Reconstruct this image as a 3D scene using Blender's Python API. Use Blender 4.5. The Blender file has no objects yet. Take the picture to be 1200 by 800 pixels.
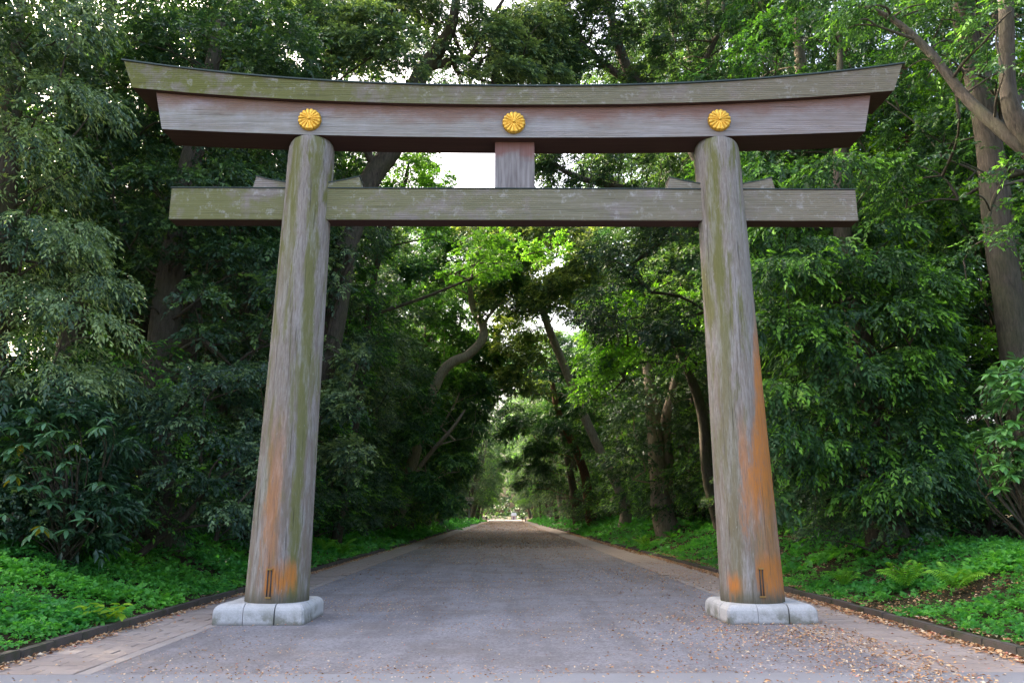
import bpy, bmesh, math, random
import numpy as np
from mathutils import Vector
SC = bpy.context.scene
COL = SC.collection
rad = math.radians

# ------------------------------------------------------------------ camera
CAM = np.array([-0.2, 0.0, 1.95])
PITCH, YAW, FPX = rad(12.5), rad(0.5), 916.0
cd = bpy.data.cameras.new('camera'); cam = bpy.data.objects.new('camera', cd); COL.objects.link(cam)
cd.sensor_width = 36.0; cd.lens = FPX / 1200 * 36; cd.clip_end = 3000; cd.clip_start = 0.1
cam.location = CAM; cam.rotation_euler = (rad(90) + PITCH, rad(0.05), -YAW)
SC.camera = cam
# ------------------------------------------------------------------ sky, sun, exposure
SUN_EL, SUN_AZ = rad(33), rad(-52)        # azimuth measured from +Y (down the avenue) towards +X
w = bpy.data.worlds.new('World'); SC.world = w; w.use_nodes = True
nt = w.node_tree; bg = nt.nodes['Background']
sky = nt.nodes.new('ShaderNodeTexSky'); sky.sky_type = 'NISHITA'; sky.sun_disc = False
sky.sun_elevation = SUN_EL; sky.sun_rotation = SUN_AZ
sky.air_density = 0.8; sky.dust_density = 9.0; sky.ozone_density = 0.2
nt.links.new(sky.outputs[0], bg.inputs[0]); bg.inputs[1].default_value = 0.15
sd = bpy.data.lights.new('sun', 'SUN'); sd.energy = 3.2; sd.angle = rad(0.6); sd.color = (1.0, 0.87, 0.68)
sun = bpy.data.objects.new('sun', sd); COL.objects.link(sun)
sv = Vector((math.sin(SUN_AZ) * math.cos(SUN_EL), math.cos(SUN_AZ) * math.cos(SUN_EL), math.sin(SUN_EL)))
sun.rotation_euler = sv.to_track_quat('Z', 'Y').to_euler(); sun.location = (-30, 40, 60)
SC.view_settings.view_transform = 'Standard'; SC.view_settings.look = 'None'
SC.view_settings.exposure = 2.85; SC.view_settings.gamma = 1.0
SC.render.engine = 'CYCLES'
cy = SC.cycles
cy.max_bounces = 9; cy.diffuse_bounces = 6; cy.glossy_bounces = 2; cy.transmission_bounces = 4; cy.transparent_max_bounces = 4
cy.use_denoising = True; cy.sample_clamp_indirect = 6.0
cy.caustics_reflective = False; cy.caustics_refractive = False

# ------------------------------------------------------------------ helpers
FW = np.array([math.sin(YAW) * math.cos(PITCH), math.cos(YAW) * math.cos(PITCH), math.sin(PITCH)])
RT = np.array([math.cos(YAW), -math.sin(YAW), 0.0]); UP = np.cross(RT, FW)
def at(x, y, Y):
    """world point seen at photo position x, y at the distance Y down the avenue"""
    d = FW + RT * (x - 600) / FPX - UP * (y - 400) / FPX
    return CAM + d * ((Y - CAM[1]) / d[1])
ORD = ['first', 'second', 'third', 'fourth', 'fifth', 'sixth', 'seventh', 'eighth', 'ninth', 'tenth', 'eleventh', 'twelfth', 'thirteenth',
       'fourteenth', 'fifteenth', 'sixteenth', 'seventeenth', 'eighteenth', 'nineteenth', 'twentieth', 'twenty-first', 'twenty-second',
       'twenty-third', 'twenty-fourth', 'twenty-fifth', 'twenty-sixth', 'twenty-seventh', 'twenty-eighth', 'twenty-ninth', 'thirtieth',
       'thirty-first', 'thirty-second', 'thirty-third', 'thirty-fourth', 'thirty-fifth', 'thirty-sixth', 'thirty-seventh', 'thirty-eighth', 'thirty-ninth', 'fortieth']
def tag(o, label=None, cat=None, group=None, kind=None):
    if label: o['label'] = label
    if cat: o['category'] = cat
    if group: o['group'] = group
    if kind: o['kind'] = kind
    return o
def link(name, me, parent=None, loc=None):
    o = bpy.data.objects.new(name, me); COL.objects.link(o)
    if parent: o.parent = parent
    if loc is not None: o.location = loc
    return o
def empty(name, loc=(0, 0, 0), rz=0.0):
    o = bpy.data.objects.new(name, None); COL.objects.link(o); o.location = loc; o.rotation_euler = (0, 0, rz); o.empty_display_size = .3
    return o
def np_mesh(name, V, F, mats, attrs=None, smooth=False, midx=None):
    """V (n,3), F (m,k) with one k for all faces; attrs {name: per-face floats}"""
    me = bpy.data.meshes.new(name); V = np.asarray(V, np.float32); F = np.asarray(F, np.int32)
    m, k = F.shape
    me.vertices.add(len(V)); me.vertices.foreach_set('co', V.ravel())
    me.loops.add(m * k); me.loops.foreach_set('vertex_index', F.ravel())
    me.polygons.add(m); me.polygons.foreach_set('loop_start', np.arange(m, dtype=np.int32) * k)
    try: me.polygons.foreach_set('loop_total', np.full(m, k, np.int32))
    except Exception: pass
    if smooth: me.polygons.foreach_set('use_smooth', np.ones(m, bool))
    if midx is not None: me.polygons.foreach_set('material_index', np.asarray(midx, np.int32))
    for mt in (mats if isinstance(mats, (list, tuple)) else [mats]): me.materials.append(mt)
    me.update(calc_edges=True)
    for a, val in (attrs or {}).items():
        at_ = me.attributes.new(a, 'FLOAT', 'FACE'); at_.data.foreach_set('value', np.asarray(val, np.float32))
    return me
def bm_mesh(name, bm, mats, smooth=False):
    me = bpy.data.meshes.new(name); bm.normal_update(); bm.to_mesh(me); bm.free()
    for mt in (mats if isinstance(mats, (list, tuple)) else [mats]): me.materials.append(mt)
    if smooth: me.polygons.foreach_set('use_smooth', np.ones(len(me.polygons), bool))
    return me
def add_box(bm, x0, x1, y0, y1, z0, z1):
    v = [bm.verts.new(c) for c in ((x0, y0, z0), (x1, y0, z0), (x1, y1, z0), (x0, y1, z0), (x0, y0, z1), (x1, y0, z1), (x1, y1, z1), (x0, y1, z1))]
    for f in ((0, 3, 2, 1), (4, 5, 6, 7), (0, 1, 5, 4), (1, 2, 6, 5), (2, 3, 7, 6), (3, 0, 4, 7)): bm.faces.new([v[i] for i in f])
def bevel(bm, off, seg=2):
    bmesh.ops.bevel(bm, geom=bm.edges[:], offset=off, segments=seg, affect='EDGES', clamp_overlap=True)
def unit(v):
    return v / np.maximum(np.linalg.norm(v, axis=-1, keepdims=True), 1e-9)
def wob(x, y, s=1.0, seed=0.0):
    """cheap smooth 2-D noise in about -1..1"""
    x = np.asarray(x) * s + seed * 13.7; y = np.asarray(y) * s - seed * 7.3
    return (np.sin(x * 1.3 + 1.7 * np.sin(y * .9 + seed)) + np.sin(y * 1.7 + 1.3 * np.sin(x * 1.1 + 2.0)) + np.sin((x + y) * 2.3 + 1.1 * np.sin(x * 1.9 - y)) * .6 + np.sin((x - y) * 3.7 + seed) * .4) / 3.0

# ------------------------------------------------------------------ materials
class NM:
    def __init__(s, name):
        s.m = bpy.data.materials.new(name); s.m.use_nodes = True; s.t = s.m.node_tree
        s.b = s.t.nodes['Principled BSDF']; s.out = s.t.nodes['Material Output']
    def n(s, typ, ins=None, **kw):
        nd = s.t.nodes.new(typ)
        for k, v in kw.items(): setattr(nd, k, v)
        for k, v in (ins or {}).items(): s.put(nd.inputs[k], v)
        return nd
    def put(s, sock, v):
        if isinstance(v, bpy.types.NodeSocket): s.t.links.new(v, sock)
        elif isinstance(v, tuple) and len(v) == 3 and sock.type == 'RGBA': sock.default_value = (*v, 1)
        else: sock.default_value = v
    def math(s, op, a, b=0.5, c=None, clamp=False):
        nd = s.n('ShaderNodeMath', operation=op, use_clamp=clamp); s.put(nd.inputs[0], a); s.put(nd.inputs[1], b)
        if c is not None: s.put(nd.inputs[2], c)
        return nd.outputs[0]
    def noise(s, vec, scale=5.0, detail=4.0, rough=.55, dist=0.0):
        return s.n('ShaderNodeTexNoise', {'Vector': vec, 'Scale': scale, 'Detail': detail, 'Roughness': rough, 'Distortion': dist}).outputs['Fac']
    def ramp(s, fac, *stops):
        nd = s.n('ShaderNodeValToRGB', {'Fac': fac}); r = nd.color_ramp
        while len(r.elements) < len(stops): r.elements.new(.5)
        for e, (p, c) in zip(r.elements, stops):
            e.position = p; e.color = (c, c, c, 1) if not isinstance(c, tuple) else (*c, 1)
        return nd.outputs[0]
    def mix(s, fac, a, b, mode='MIX'):
        nd = s.n('ShaderNodeMix', data_type='RGBA', blend_type=mode, clamp_factor=True)
        s.put(nd.inputs[0], fac); s.put(nd.inputs[6], a); s.put(nd.inputs[7], b); return nd.outputs[2]
    def mapr(s, v, a, b, c=0.0, d=1.0, smooth=True):
        nd = s.n('ShaderNodeMapRange', {0: v, 1: a, 2: b, 3: c, 4: d}, interpolation_type='SMOOTHSTEP' if smooth else 'LINEAR'); return nd.outputs[0]
    def coords(s, kind='Object', scale=(1, 1, 1)):
        tc = s.n('ShaderNodeTexCoord').outputs[kind]
        if scale == (1, 1, 1): return tc
        return s.n('ShaderNodeMapping', {'Vector': tc, 'Scale': scale}).outputs[0]
    def xyz(s, v):
        nd = s.n('ShaderNodeSeparateXYZ', {0: v}); return nd.outputs
    def bump(s, h, strength=.3, dist=.02):
        s.put(s.b.inputs['Normal'], s.n('ShaderNodeBump', {'Height': h, 'Strength': strength, 'Distance': dist}).outputs[0])
    def done(s, col=None, rough=.8, spec=.3, metal=0.0):
        if col is not None: s.put(s.b.inputs['Base Color'], col)
        s.put(s.b.inputs['Roughness'], rough); s.b.inputs['Specular IOR Level'].default_value = spec; s.put(s.b.inputs['Metallic'], metal)
        return s.m

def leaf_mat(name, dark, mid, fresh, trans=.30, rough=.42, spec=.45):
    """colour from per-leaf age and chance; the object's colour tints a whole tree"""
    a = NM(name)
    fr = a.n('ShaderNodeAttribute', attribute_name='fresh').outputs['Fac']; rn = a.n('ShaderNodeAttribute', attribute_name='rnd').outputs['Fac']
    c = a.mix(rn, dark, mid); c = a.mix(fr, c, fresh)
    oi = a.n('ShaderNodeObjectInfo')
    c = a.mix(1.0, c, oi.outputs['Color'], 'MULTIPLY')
    a.put(a.b.inputs['Base Color'], c); a.b.inputs['Roughness'].default_value = rough; a.b.inputs['Specular IOR Level'].default_value = spec
    tc = a.mix(1.0, c, (1.25, 1.35, .55), 'MULTIPLY')
    tr = a.n('ShaderNodeBsdfTranslucent', {'Color': tc})
    mx = a.n('ShaderNodeMixShader', {0: trans, 1: a.b.outputs[0], 2: tr.outputs[0]})
    a.t.links.new(mx.outputs[0], a.out.inputs[0])
    return a.m

def bark_mat(name, c1, c2, moss=.3):
    a = NM(name); co = a.coords('Object'); 
    st = a.n('ShaderNodeMapping', {'Vector': co, 'Scale': (7, 7, 1.4)}).outputs[0]
    n1 = a.noise(st, 2.2, 6, .65, .6); n2 = a.noise(co, .9, 4)
    c = a.mix(a.ramp(n1, (.3, 0.0), (.7, 1.0)), c1, c2)
    c = a.mix(a.math('MULTIPLY', a.ramp(n2, (.45, 0.0), (.65, 1.0)), moss), c, (.075, .085, .035))
    a.bump(n1, .9, .05)
    return a.done(c, .9, .2)

def wood_beam(name, moss_amt, red=False):
    """weathered cypress, grain along X; moss thins out towards +X"""
    a = NM(name); co = a.coords('Object'); x, y, z = a.xyz(co)
    def mp(sx, sy, sz, loc=(0, 0, 0)): return a.n('ShaderNodeMapping', {'Vector': co, 'Scale': (sx, sy, sz), 'Location': loc}).outputs[0]
    fine = a.noise(mp(.5, 16, 16), 1.6, 6, .65); big = a.noise(mp(.5, 1.4, 1.6), 1.1, 6, .65)
    blot = a.noise(mp(.9, 1.2, 1.3, (3, 0, 1)), 1.3, 7, .66); drip = a.noise(mp(4.5, 4.5, .9), 1.2, 6, .7)
    col = a.mix(a.ramp(fine, (.32, 0.0), (.68, 1.0)), (.27, .25, .245) if red else (.175, .152, .132), (.47, .45, .45) if red else (.335, .30, .27))
    col = a.mix(a.ramp(big, (.46, 0.0), (.66, .5 if red else .6)), col, (.27, .225, .19))
    if red:     # sheltered face: reddish heartwood still shows under the top beam
        top = a.n('ShaderNodeAttribute', attribute_name='shelter').outputs['Fac']
        rm = a.math('MULTIPLY', a.mapr(a.math('ADD', top, a.math('MULTIPLY', a.math('SUBTRACT', blot, .5), 1.1)), .40, .95), .8)
        col = a.mix(rm, col, (.255, .115, .095))
        col = a.mix(a.mapr(x, 0.5, 7.0, 0.0, .35), col, (.24, .155, .125))
    if not red: col = a.mix(a.mapr(x, 1.0, 7.0, 0.0, .6), col, a.mix(fine, (.19, .155, .115), (.33, .275, .21)))
    mossx = a.mapr(x, -8.5, 7.0, 1.0, .25)
    mm = a.math('MULTIPLY', a.ramp(a.math('ADD', blot, a.math('MULTIPLY', a.math('SUBTRACT', drip, .5), .35)), (.36, 0.0), (.52, 1.0)), a.math('MULTIPLY', mossx, moss_amt))
    col = a.mix(mm, col, a.mix(fine, (.112, .125, .026), (.215, .222, .064)))
    fl = a.noise(mp(2.2, 3, 2.6, (5, 0, 2)), 2.0, 9, .74)
    col = a.mix(a.ramp(a.math('MULTIPLY', fl, a.math('ADD', .65, a.math('MULTIPLY', drip, .7))), (.55, 0.0), (.70, .0 if red else .6)), col, (.50, .49, .48))
    dk = a.noise(mp(1.0, 30, 30), 2.0, 5, .6); col = a.mix(a.ramp(dk, (.30, .55), (.42, 0.0)), col, (.07, .06, .05))
    ck = a.noise(mp(.35, 22, 22, (9, 4, 2)), 1.4, 3, .5); col = a.mix(a.ramp(ck, (.28, .7), (.335, 0.0)), col, (.05, .04, .032))
    wv = a.n('ShaderNodeTexWave', {'Vector': co, 'Scale': 7.0, 'Distortion': 1.6, 'Detail': 2.0, 'Detail Scale': .5}, wave_type='BANDS', bands_direction='Z').outputs['Fac']
    a.bump(a.math('ADD', a.math('MULTIPLY', wv, .8), fine), .45, .014)
    return a.done(col, .85, .2)

def wood_pillar(name, side):
    """weathered pillar: long uneven streaks of grey, brown, moss and bare orange wood"""
    a = NM(name); co = a.coords('Object'); x, y, z = a.xyz(co)
    ang = a.math('ARCTAN2', x, a.math('MULTIPLY', y, -1.0))            # 0 = towards the open court, + = right
    arc = a.math('MULTIPLY', ang, .55); sd_ = 0.0 if side < 0 else 11.0
    def mp(sx, sz, o=0.0): return a.n('ShaderNodeCombineXYZ', {0: a.math('MULTIPLY', arc, sx), 1: sd_ + o, 2: a.math('MULTIPLY', z, sz)}).outputs[0]
    na = a.noise(mp(2.4, .40), 1.5, 7, .66, .5); nb = a.noise(mp(5.0, .9, 3), 1.4, 7, .68, .4); nf = a.noise(mp(24, 2.6, 5), 1.5, 8, .74); nfl = a.noise(mp(15, 3.2, 8), 1.4, 7, .72); nc = a.noise(mp(3.2, .4, 14), 1.5, 6, .65, .3)
    col = a.mix(a.ramp(nf, (.32, 0.0), (.70, 1.0)), (.175, .148, .124), (.42, .388, .35))
    low = a.mapr(z, 1.0, 7.5, .9, .35)
    col = a.mix(a.math('MULTIPLY', a.ramp(nb, (.41, 0.0), (.56, 1.0)), low), col, a.mix(nf, (.145, .11, .08), (.30, .24, .19)))
    jag = a.math('ADD', a.math('MULTIPLY', a.math('SUBTRACT', nb, .5), .75), a.math('MULTIPLY', a.math('SUBTRACT', nf, .5), .35))
    def band(v, lo, hi_, soft): return a.math('MULTIPLY', a.mapr(v, lo - soft, lo + soft), a.mapr(v, hi_ - soft, hi_ + soft, 1.0, 0.0))
    hi = a.mapr(z, 1.0, 8.5, .35, .95)
    moss = a.math('MULTIPLY', a.ramp(na, (.50, 0.0), (.60, 1.0)), hi)
    aj = a.math('ADD', ang, jag)
    if side < 0:
        moss = a.math('MAXIMUM', moss, a.math('MULTIPLY', band(aj, .55, .95, .10), .85)); moss = a.math('MAXIMUM', moss, a.math('MULTIPLY', band(aj, -.45, .10, .15), a.mapr(z, 5.5, 8.5, 0.0, .9)))
    else:
        moss = a.math('MAXIMUM', moss, a.math('MULTIPLY', band(aj, -.95, -.50, .12), a.mapr(z, 3.0, 7.0, .35, .9)))
    col = a.mix(moss, col, a.mix(nf, (.105, .112, .026), (.22, .215, .074)))
    pale = a.math('MULTIPLY', a.ramp(nc, (.52, 0.0), (.62, .6)), a.ramp(nf, (.4, .2), (.7, 1.0)))
    col = a.mix(pale, col, (.45, .43, .425)); col = a.mix(a.ramp(nfl, (.62, 0.0), (.70, .6)), col, (.50, .49, .455))
    if side > 0:
        edge = a.math('ADD', a.mapr(z, 2.6, 5.9, -.22, .68, False), a.math('MULTIPLY', jag, 1.2))
        zj = a.math('ADD', z, a.math('MULTIPLY', jag, 2.2))
        m1 = a.math('MULTIPLY', a.mapr(a.math('SUBTRACT', ang, edge), -.12, .20), band(zj, 1.9, 5.6, .8))
        m2 = a.math('MULTIPLY', a.mapr(aj, -.16, .10), band(a.math('ADD', z, jag), .42, 1.25, .28))
        m3 = a.math('MULTIPLY', band(aj, -1.15, -.62, .16), band(a.math('ADD', z, jag), .50, .80, .14))
        m4 = a.math('MULTIPLY', a.mapr(aj, -.2, .3), a.math('MULTIPLY', band(z, .9, 3.0, .5), .5))
        m5 = a.math('MULTIPLY', band(aj, -.42, -.12, .10), a.math('MULTIPLY', band(zj, 1.7, 3.6, .5), .6))
        om = a.math('MAXIMUM', a.math('MAXIMUM', a.math('MAXIMUM', m1, m2), m5), a.math('MAXIMUM', m3, m4))
    else:
        zj = a.math('ADD', z, a.math('MULTIPLY', jag, 2.4))
        m1 = a.math('MULTIPLY', band(aj, -.34, .22, .16), a.math('MULTIPLY', band(zj, .8, 3.4, 1.1), .55))
        m2 = a.math('MULTIPLY', band(aj, .02, .85, .14), band(a.math('ADD', z, a.math('MULTIPLY', jag, 1.1)), .60, 1.05, .2))
        m3 = a.math('MULTIPLY', band(ang, -.15, .17, .05), band(z, .5, 1.02, .1))
        om = a.math('MAXIMUM', m1, a.math('MAXIMUM', m2, m3))
    wear = a.ramp(nf, (.30, .25), (.52, 1.0))
    col = a.mix(a.math('MULTIPLY', a.math('MULTIPLY', om, wear), .95), col, a.mix(nf, (.40, .125, .02), (.66, .26, .06)))
    ck = a.noise(mp(34, .55, 21), 1.3, 3, .5); col = a.mix(a.ramp(ck, (.29, .75), (.345, 0.0)), col, (.055, .045, .036))
    damp = a.mapr(a.math('ADD', z, a.math('MULTIPLY', jag, .35)), .30, .68, .85, 0.0)
    col = a.mix(damp, col, (.085, .08, .05))
    a.bump(a.math('ADD', a.math('ADD', nf, a.math('MULTIPLY', nb, .6)), a.ramp(ck, (.29, 0.0), (.36, .7))), .6, .03)
    return a.done(col, .85, .2)

M = {}
M['dark_leaf'] = leaf_mat('dark_evergreen_leaves', (.022, .058, .032), (.052, .118, .056), (.17, .29, .07))
M['tip_leaf'] = leaf_mat('evergreen_leaves_with_new_tips', (.022, .060, .030), (.055, .13, .055), (.27, .57, .06), .3, .5, .3)
M['olive_leaf'] = leaf_mat('dusty_green_leaves', (.030, .066, .046), (.072, .130, .082), (.31, .39, .16))
M['maple_leaf'] = leaf_mat('light_green_maple_leaves', (.055, .16, .022), (.11, .27, .03), (.19, .36, .05), .45)
M['broad_leaf'] = leaf_mat('broad_glossy_leaves', (.028, .075, .042), (.06, .13, .065), (.10, .22, .06), .2, .35, .5)
M['cover_leaf'] = leaf_mat('ground_cover_leaves', (.055, .23, .055), (.10, .38, .075), (.20, .55, .07), .42, .5, .3)
M['fern_leaf'] = leaf_mat('fern_fronds', (.06, .19, .03), (.10, .27, .035), (.14, .33, .04), .35, .5, .3)
M['lime_leaf'] = leaf_mat('yellow_green_young_leaves', (.19, .36, .02), (.25, .42, .025), (.30, .46, .03), .35, .5, .3)
M['yellow_leaf'] = leaf_mat('yellowed_leaves', (.36, .27, .02), (.42, .33, .03), (.4, .3, .03), .2, .4, .4)
M['bark'] = bark_mat('dark_bark', (.040, .032, .024), (.13, .105, .078), .4)
M['pale_bark'] = bark_mat('pale_grey_brown_bark', (.10, .085, .062), (.25, .215, .165), .25)
M['grey_bark'] = bark_mat('grey_brown_bark', (.040, .033, .025), (.13, .108, .082), .4)
M['light_bark'] = bark_mat('light_brown_bark', (.17, .135, .095), (.40, .33, .25), .15)
M['red_bark'] = bark_mat('reddish_bark', (.085, .045, .028), (.22, .115, .07), .1)
M['kasagi_wood'] = wood_beam('mossy_top_beam_wood', .95)
M['shimaki_wood'] = wood_beam('sheltered_beam_wood', .22, True)
M['nuki_wood'] = wood_beam('mossy_tie_beam_wood', .80)
M['pillar_l'] = wood_pillar('streaked_pillar_wood_a', -1)
M['pillar_r'] = wood_pillar('streaked_pillar_wood_b', 1)
a = NM('red_brown_wood_with_shade'); f1 = a.noise(a.coords('Object', (.5, 12, 12)), 1.5, 5, .6); M['under_shade_wood'] = a.done(a.mix(f1, (.045, .022, .018), (.085, .045, .036)), .8, .2)  # red-brown wood, darkened: the shade under the beams is put into its colour
a = NM('strut_wood'); co = a.coords('Object', (12, 12, .8)); f1 = a.noise(co, 1.5, 5, .6); x, y, z = a.xyz(a.coords('Object'))
b1 = a.noise(a.coords('Object', (1.6, 1.6, 2.2)), 1.6, 5)
c = a.mix(a.ramp(f1, (.3, 0.0), (.7, 1.0)), (.16, .14, .135), (.37, .345, .335))
c = a.mix(a.mapr(a.math('ADD', z, a.math('MULTIPLY', a.math('SUBTRACT', b1, .5), .7)), 9.30, 9.62, 0.0, .8), c, (.26, .115, .095))
a.bump(f1, .5, .015); M['strut_wood'] = a.done(c, .85, .2)
a = NM('dark_copper_sheet'); n = a.noise(a.coords(), 3, 4); M['copper'] = a.done(a.mix(n, (.035, .05, .045), (.09, .11, .095)), .55, .4, .6)
a = NM('gilded_metal'); n = a.noise(a.coords(), 24, 4); M['gold'] = a.done(a.mix(a.ramp(n, (.35, 0.0), (.7, 1.0)), (.80, .42, .05), (1.0, .66, .14)), a.mapr(n, .3, .7, .32, .48), .5, .95)
a = NM('old_brass'); M['brass'] = a.done((.42, .26, .09), .45, .5, .8)
a = NM('plinth_stone'); co = a.coords('Object'); n1 = a.noise(co, 3.2, 7, .68); n2 = a.noise(co, 75, 5, .7); x, y, z = a.xyz(co)
c = a.mix(a.ramp(n2, (.3, 0.0), (.75, 1.0)), (.42, .41, .395), (.66, .645, .63))
c = a.mix(a.math('MULTIPLY', a.ramp(n1, (.46, 0.0), (.62, 1.0)), a.mapr(z, .03, .34, .9, .22)), c, (.19, .185, .135)); c = a.mix(a.mapr(a.math('ADD', z, a.math('MULTIPLY', n1, .1)), .04, .13, .75, 0.0), c, (.13, .115, .095))
a.bump(n2, .3, .008); M['plinth'] = a.done(c, .85, .25)
a = NM('dark_joint'); M['joint'] = a.done((.07, .065, .06), .95, .1)

def gravel_mat():
    a = NM('grey_gravel'); co = a.coords('Object'); x, y, z = a.xyz(co)
    n1 = a.n('ShaderNodeTexVoronoi', {'Vector': co, 'Scale': 34.0}).outputs['Color']; v = a.xyz(n1)[0]
    n2 = a.noise(co, 90, 3, .6); n3 = a.noise(co, .55, 5, .6)
    c = a.mix(v, (.125, .118, .128), (.30, .288, .305)); c = a.mix(a.ramp(n2, (.35, 0.0), (.75, .6)), c, (.37, .355, .365))
    c = a.mix(a.ramp(n3, (.42, 0.0), (.64, .55)), c, (.17, .145, .135))
    n4 = a.noise(a.n('ShaderNodeMapping', {'Vector': co, 'Scale': (1.3, .10, 1)}).outputs[0], 1.0, 6, .65)
    c = a.mix(a.ramp(n4, (.46, 0.0), (.64, .5)), c, (.135, .122, .125)); c = a.mix(a.ramp(a.noise(co, 1.7, 7, .7), (.52, 0.0), (.66, .4)), c, (.34, .32, .325))
    far = a.mapr(y, 24, 70, 0.0, .6)                                  # drifted dust and crushed leaf further in
    c = a.mix(far, c, a.mix(n2, (.21, .155, .125), (.34, .265, .215)))
    a.bump(a.math('ADD', v, n2), .6, .012)
    return a.done(c, .92, .2)
M['gravel'] = gravel_mat()
a = NM('smooth_grey_paving'); co = a.coords('Object'); n1 = a.noise(co, 70, 4, .65); n2 = a.noise(co, 1.2, 5)
c = a.mix(n1, (.19, .19, .205), (.30, .30, .315)); c = a.mix(a.ramp(n2, (.4, 0.0), (.7, .5)), c, (.2, .19, .19)); a.bump(n1, .3, .006); M['strip'] = a.done(c, .85, .25)
def paver_mat(name, ca, cb, dust):
    a = NM(name); co = a.coords('Object'); oi = a.n('ShaderNodeObjectInfo').outputs['Random']
    g = a.n('ShaderNodeNewGeometry').outputs['Position']
    n1 = a.noise(g, 45, 5, .65); n2 = a.noise(g, 1.1, 5, .6)
    c = a.mix(oi, ca, cb); c = a.mix(a.ramp(n1, (.3, 0.0), (.75, .5)), c, (.36, .315, .29))
    c = a.mix(a.math('MULTIPLY', a.ramp(n2, (.4, 0.0), (.62, 1.0)), dust), c, (.235, .185, .155))
    a.bump(n1, .35, .006); return a.done(c, .9, .2)
M['paver'] = paver_mat('pinkish_grey_pavers', (.28, .228, .198), (.365, .305, .27), .4)
M['border'] = paver_mat('pale_border_stones', (.30, .265, .245), (.36, .325, .30), .35)
a = NM('far_pavers'); g = a.coords('Object'); n1 = a.noise(g, 30, 5, .65); n2 = a.noise(g, .8, 5)
br = a.n('ShaderNodeTexBrick', {'Vector': g, 'Color1': (.33, .265, .228, 1), 'Color2': (.41, .34, .295, 1), 'Mortar': (.11, .095, .085, 1), 'Scale': 1.0, 'Mortar Size': .012, 'Brick Width': .6, 'Row Height': .3}).outputs['Color']
c = a.mix(a.ramp(n2, (.4, 0.0), (.62, .55)), br, (.34, .27, .225)); M['far_paver'] = a.done(c, .9, .2)
a = NM('dark_kerb_stone'); g = a.n('ShaderNodeNewGeometry').outputs['Position']; n1 = a.noise(g, 3.2, 5); n2 = a.noise(g, 50, 4)
c = a.mix(n2, (.07, .058, .05), (.135, .115, .10)); c = a.mix(a.ramp(n1, (.48, 0.0), (.66, .7)), c, (.06, .068, .035)); a.bump(n2, .4, .008); M['kerb'] = a.done(c, .9, .2)
a = NM('forest_soil'); g = a.coords('Object'); n1 = a.noise(g, 1.3, 6, .6); n2 = a.noise(g, 22, 5, .7)
c = a.mix(a.ramp(n2, (.3, 0.0), (.75, 1.0)), (.030, .024, .016), (.105, .075, .045)); c = a.mix(a.ramp(n1, (.45, 0.0), (.62, .7)), c, (.03, .05, .016)); a.bump(n2, .8, .05); M['soil'] = a.done(c, .95, .1)
def litter_mat():
    a = NM('fallen_leaves'); rn = a.n('ShaderNodeAttribute', attribute_name='rnd').outputs['Fac']
    c = a.ramp(rn, (0.0, (.20, .09, .05)), (.2, (.40, .19, .085)), (.5, (.56, .31, .14)), (.75, (.66, .45, .25)), (.93, (.70, .58, .42)), (1.0, (.55, .10, .06)))
    return a.done(c, .75, .25)
M['litter'] = litter_mat()
def plain(name, c, r=.7, s=.3):
    a = NM(name); n = a.noise(a.coords(), 6, 4); return a.done(a.mix(n, tuple(v * .8 for v in c), tuple(min(1, v * 1.15) for v in c)), r, s)
M['lamp_post'] = plain('greenish_grey_post', (.16, .18, .15)); M['lamp_roof'] = plain('weathered_roof_board', (.55, .40, .35)); M['lamp_dark'] = plain('dark_lantern_frame', (.03, .03, .035)); M['white'] = plain('white_paint', (.75, .75, .74))
M['skin'] = plain('skin', (.45, .28, .2)); M['hair'] = plain('dark_hair', (.02, .015, .012)); M['black_cloth'] = plain('black_cloth', (.02, .02, .025), .9); M['white_cloth'] = plain('white_cloth', (.6, .64, .7), .9); M['grey_cloth'] = plain('grey_cloth', (.12, .12, .13), .9)

# ------------------------------------------------------------------ ground
KL, KR = -6.90, 6.98          # road-side feet of the kerbs
GL, GR = -5.40, 5.03          # gravel edges
def gz(x, y):
    """height of the ground: level road, banks on both sides"""
    x = np.asarray(x, float); y = np.asarray(y, float)
    d = np.where(x > 0, x - (KR + .20), (KL - .20) - x)
    t = np.clip(d / 4.2, 0, 1); t = t * t * (3 - 2 * t)
    hh = 1.08 + .30 * np.clip((y - 22) / 25, 0, 1) * np.where(x > 0, 1.3, .6) + .10 * wob(x, y, .35, 1)
    z = .10 + t * hh + .05 * wob(x, y, 1.3, 2) * np.clip(d / .8, 0, 1)
    return np.where(d < 0, -.03, z)
xs = np.unique(np.round(np.concatenate([np.linspace(-600, -60, 10), np.linspace(-60, -16, 23), np.linspace(-16, KL - .22, 32), [KL - .12, 0, KR + .12], np.linspace(KR + .22, 16, 32), np.linspace(16, 60, 23), np.linspace(60, 600, 10)]), 4))
ys = np.unique(np.concatenate([np.linspace(-80, 4, 15), np.linspace(4, 40, 73), np.linspace(40, 120, 41), np.linspace(120, 400, 29), np.linspace(400, 1400, 11)]))
X, Y = np.meshgrid(xs, ys); V = np.stack([X, Y, gz(X, Y)], -1).reshape(-1, 3)
nx = len(xs); i, j = np.meshgrid(np.arange(nx - 1), np.arange(len(ys) - 1)); q = (j * nx + i).ravel()
tag(link('ground', np_mesh('ground', V, np.stack([q, q + 1, q + nx + 1, q + nx], -1), M['soil'], smooth=True)), kind='structure')
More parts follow.
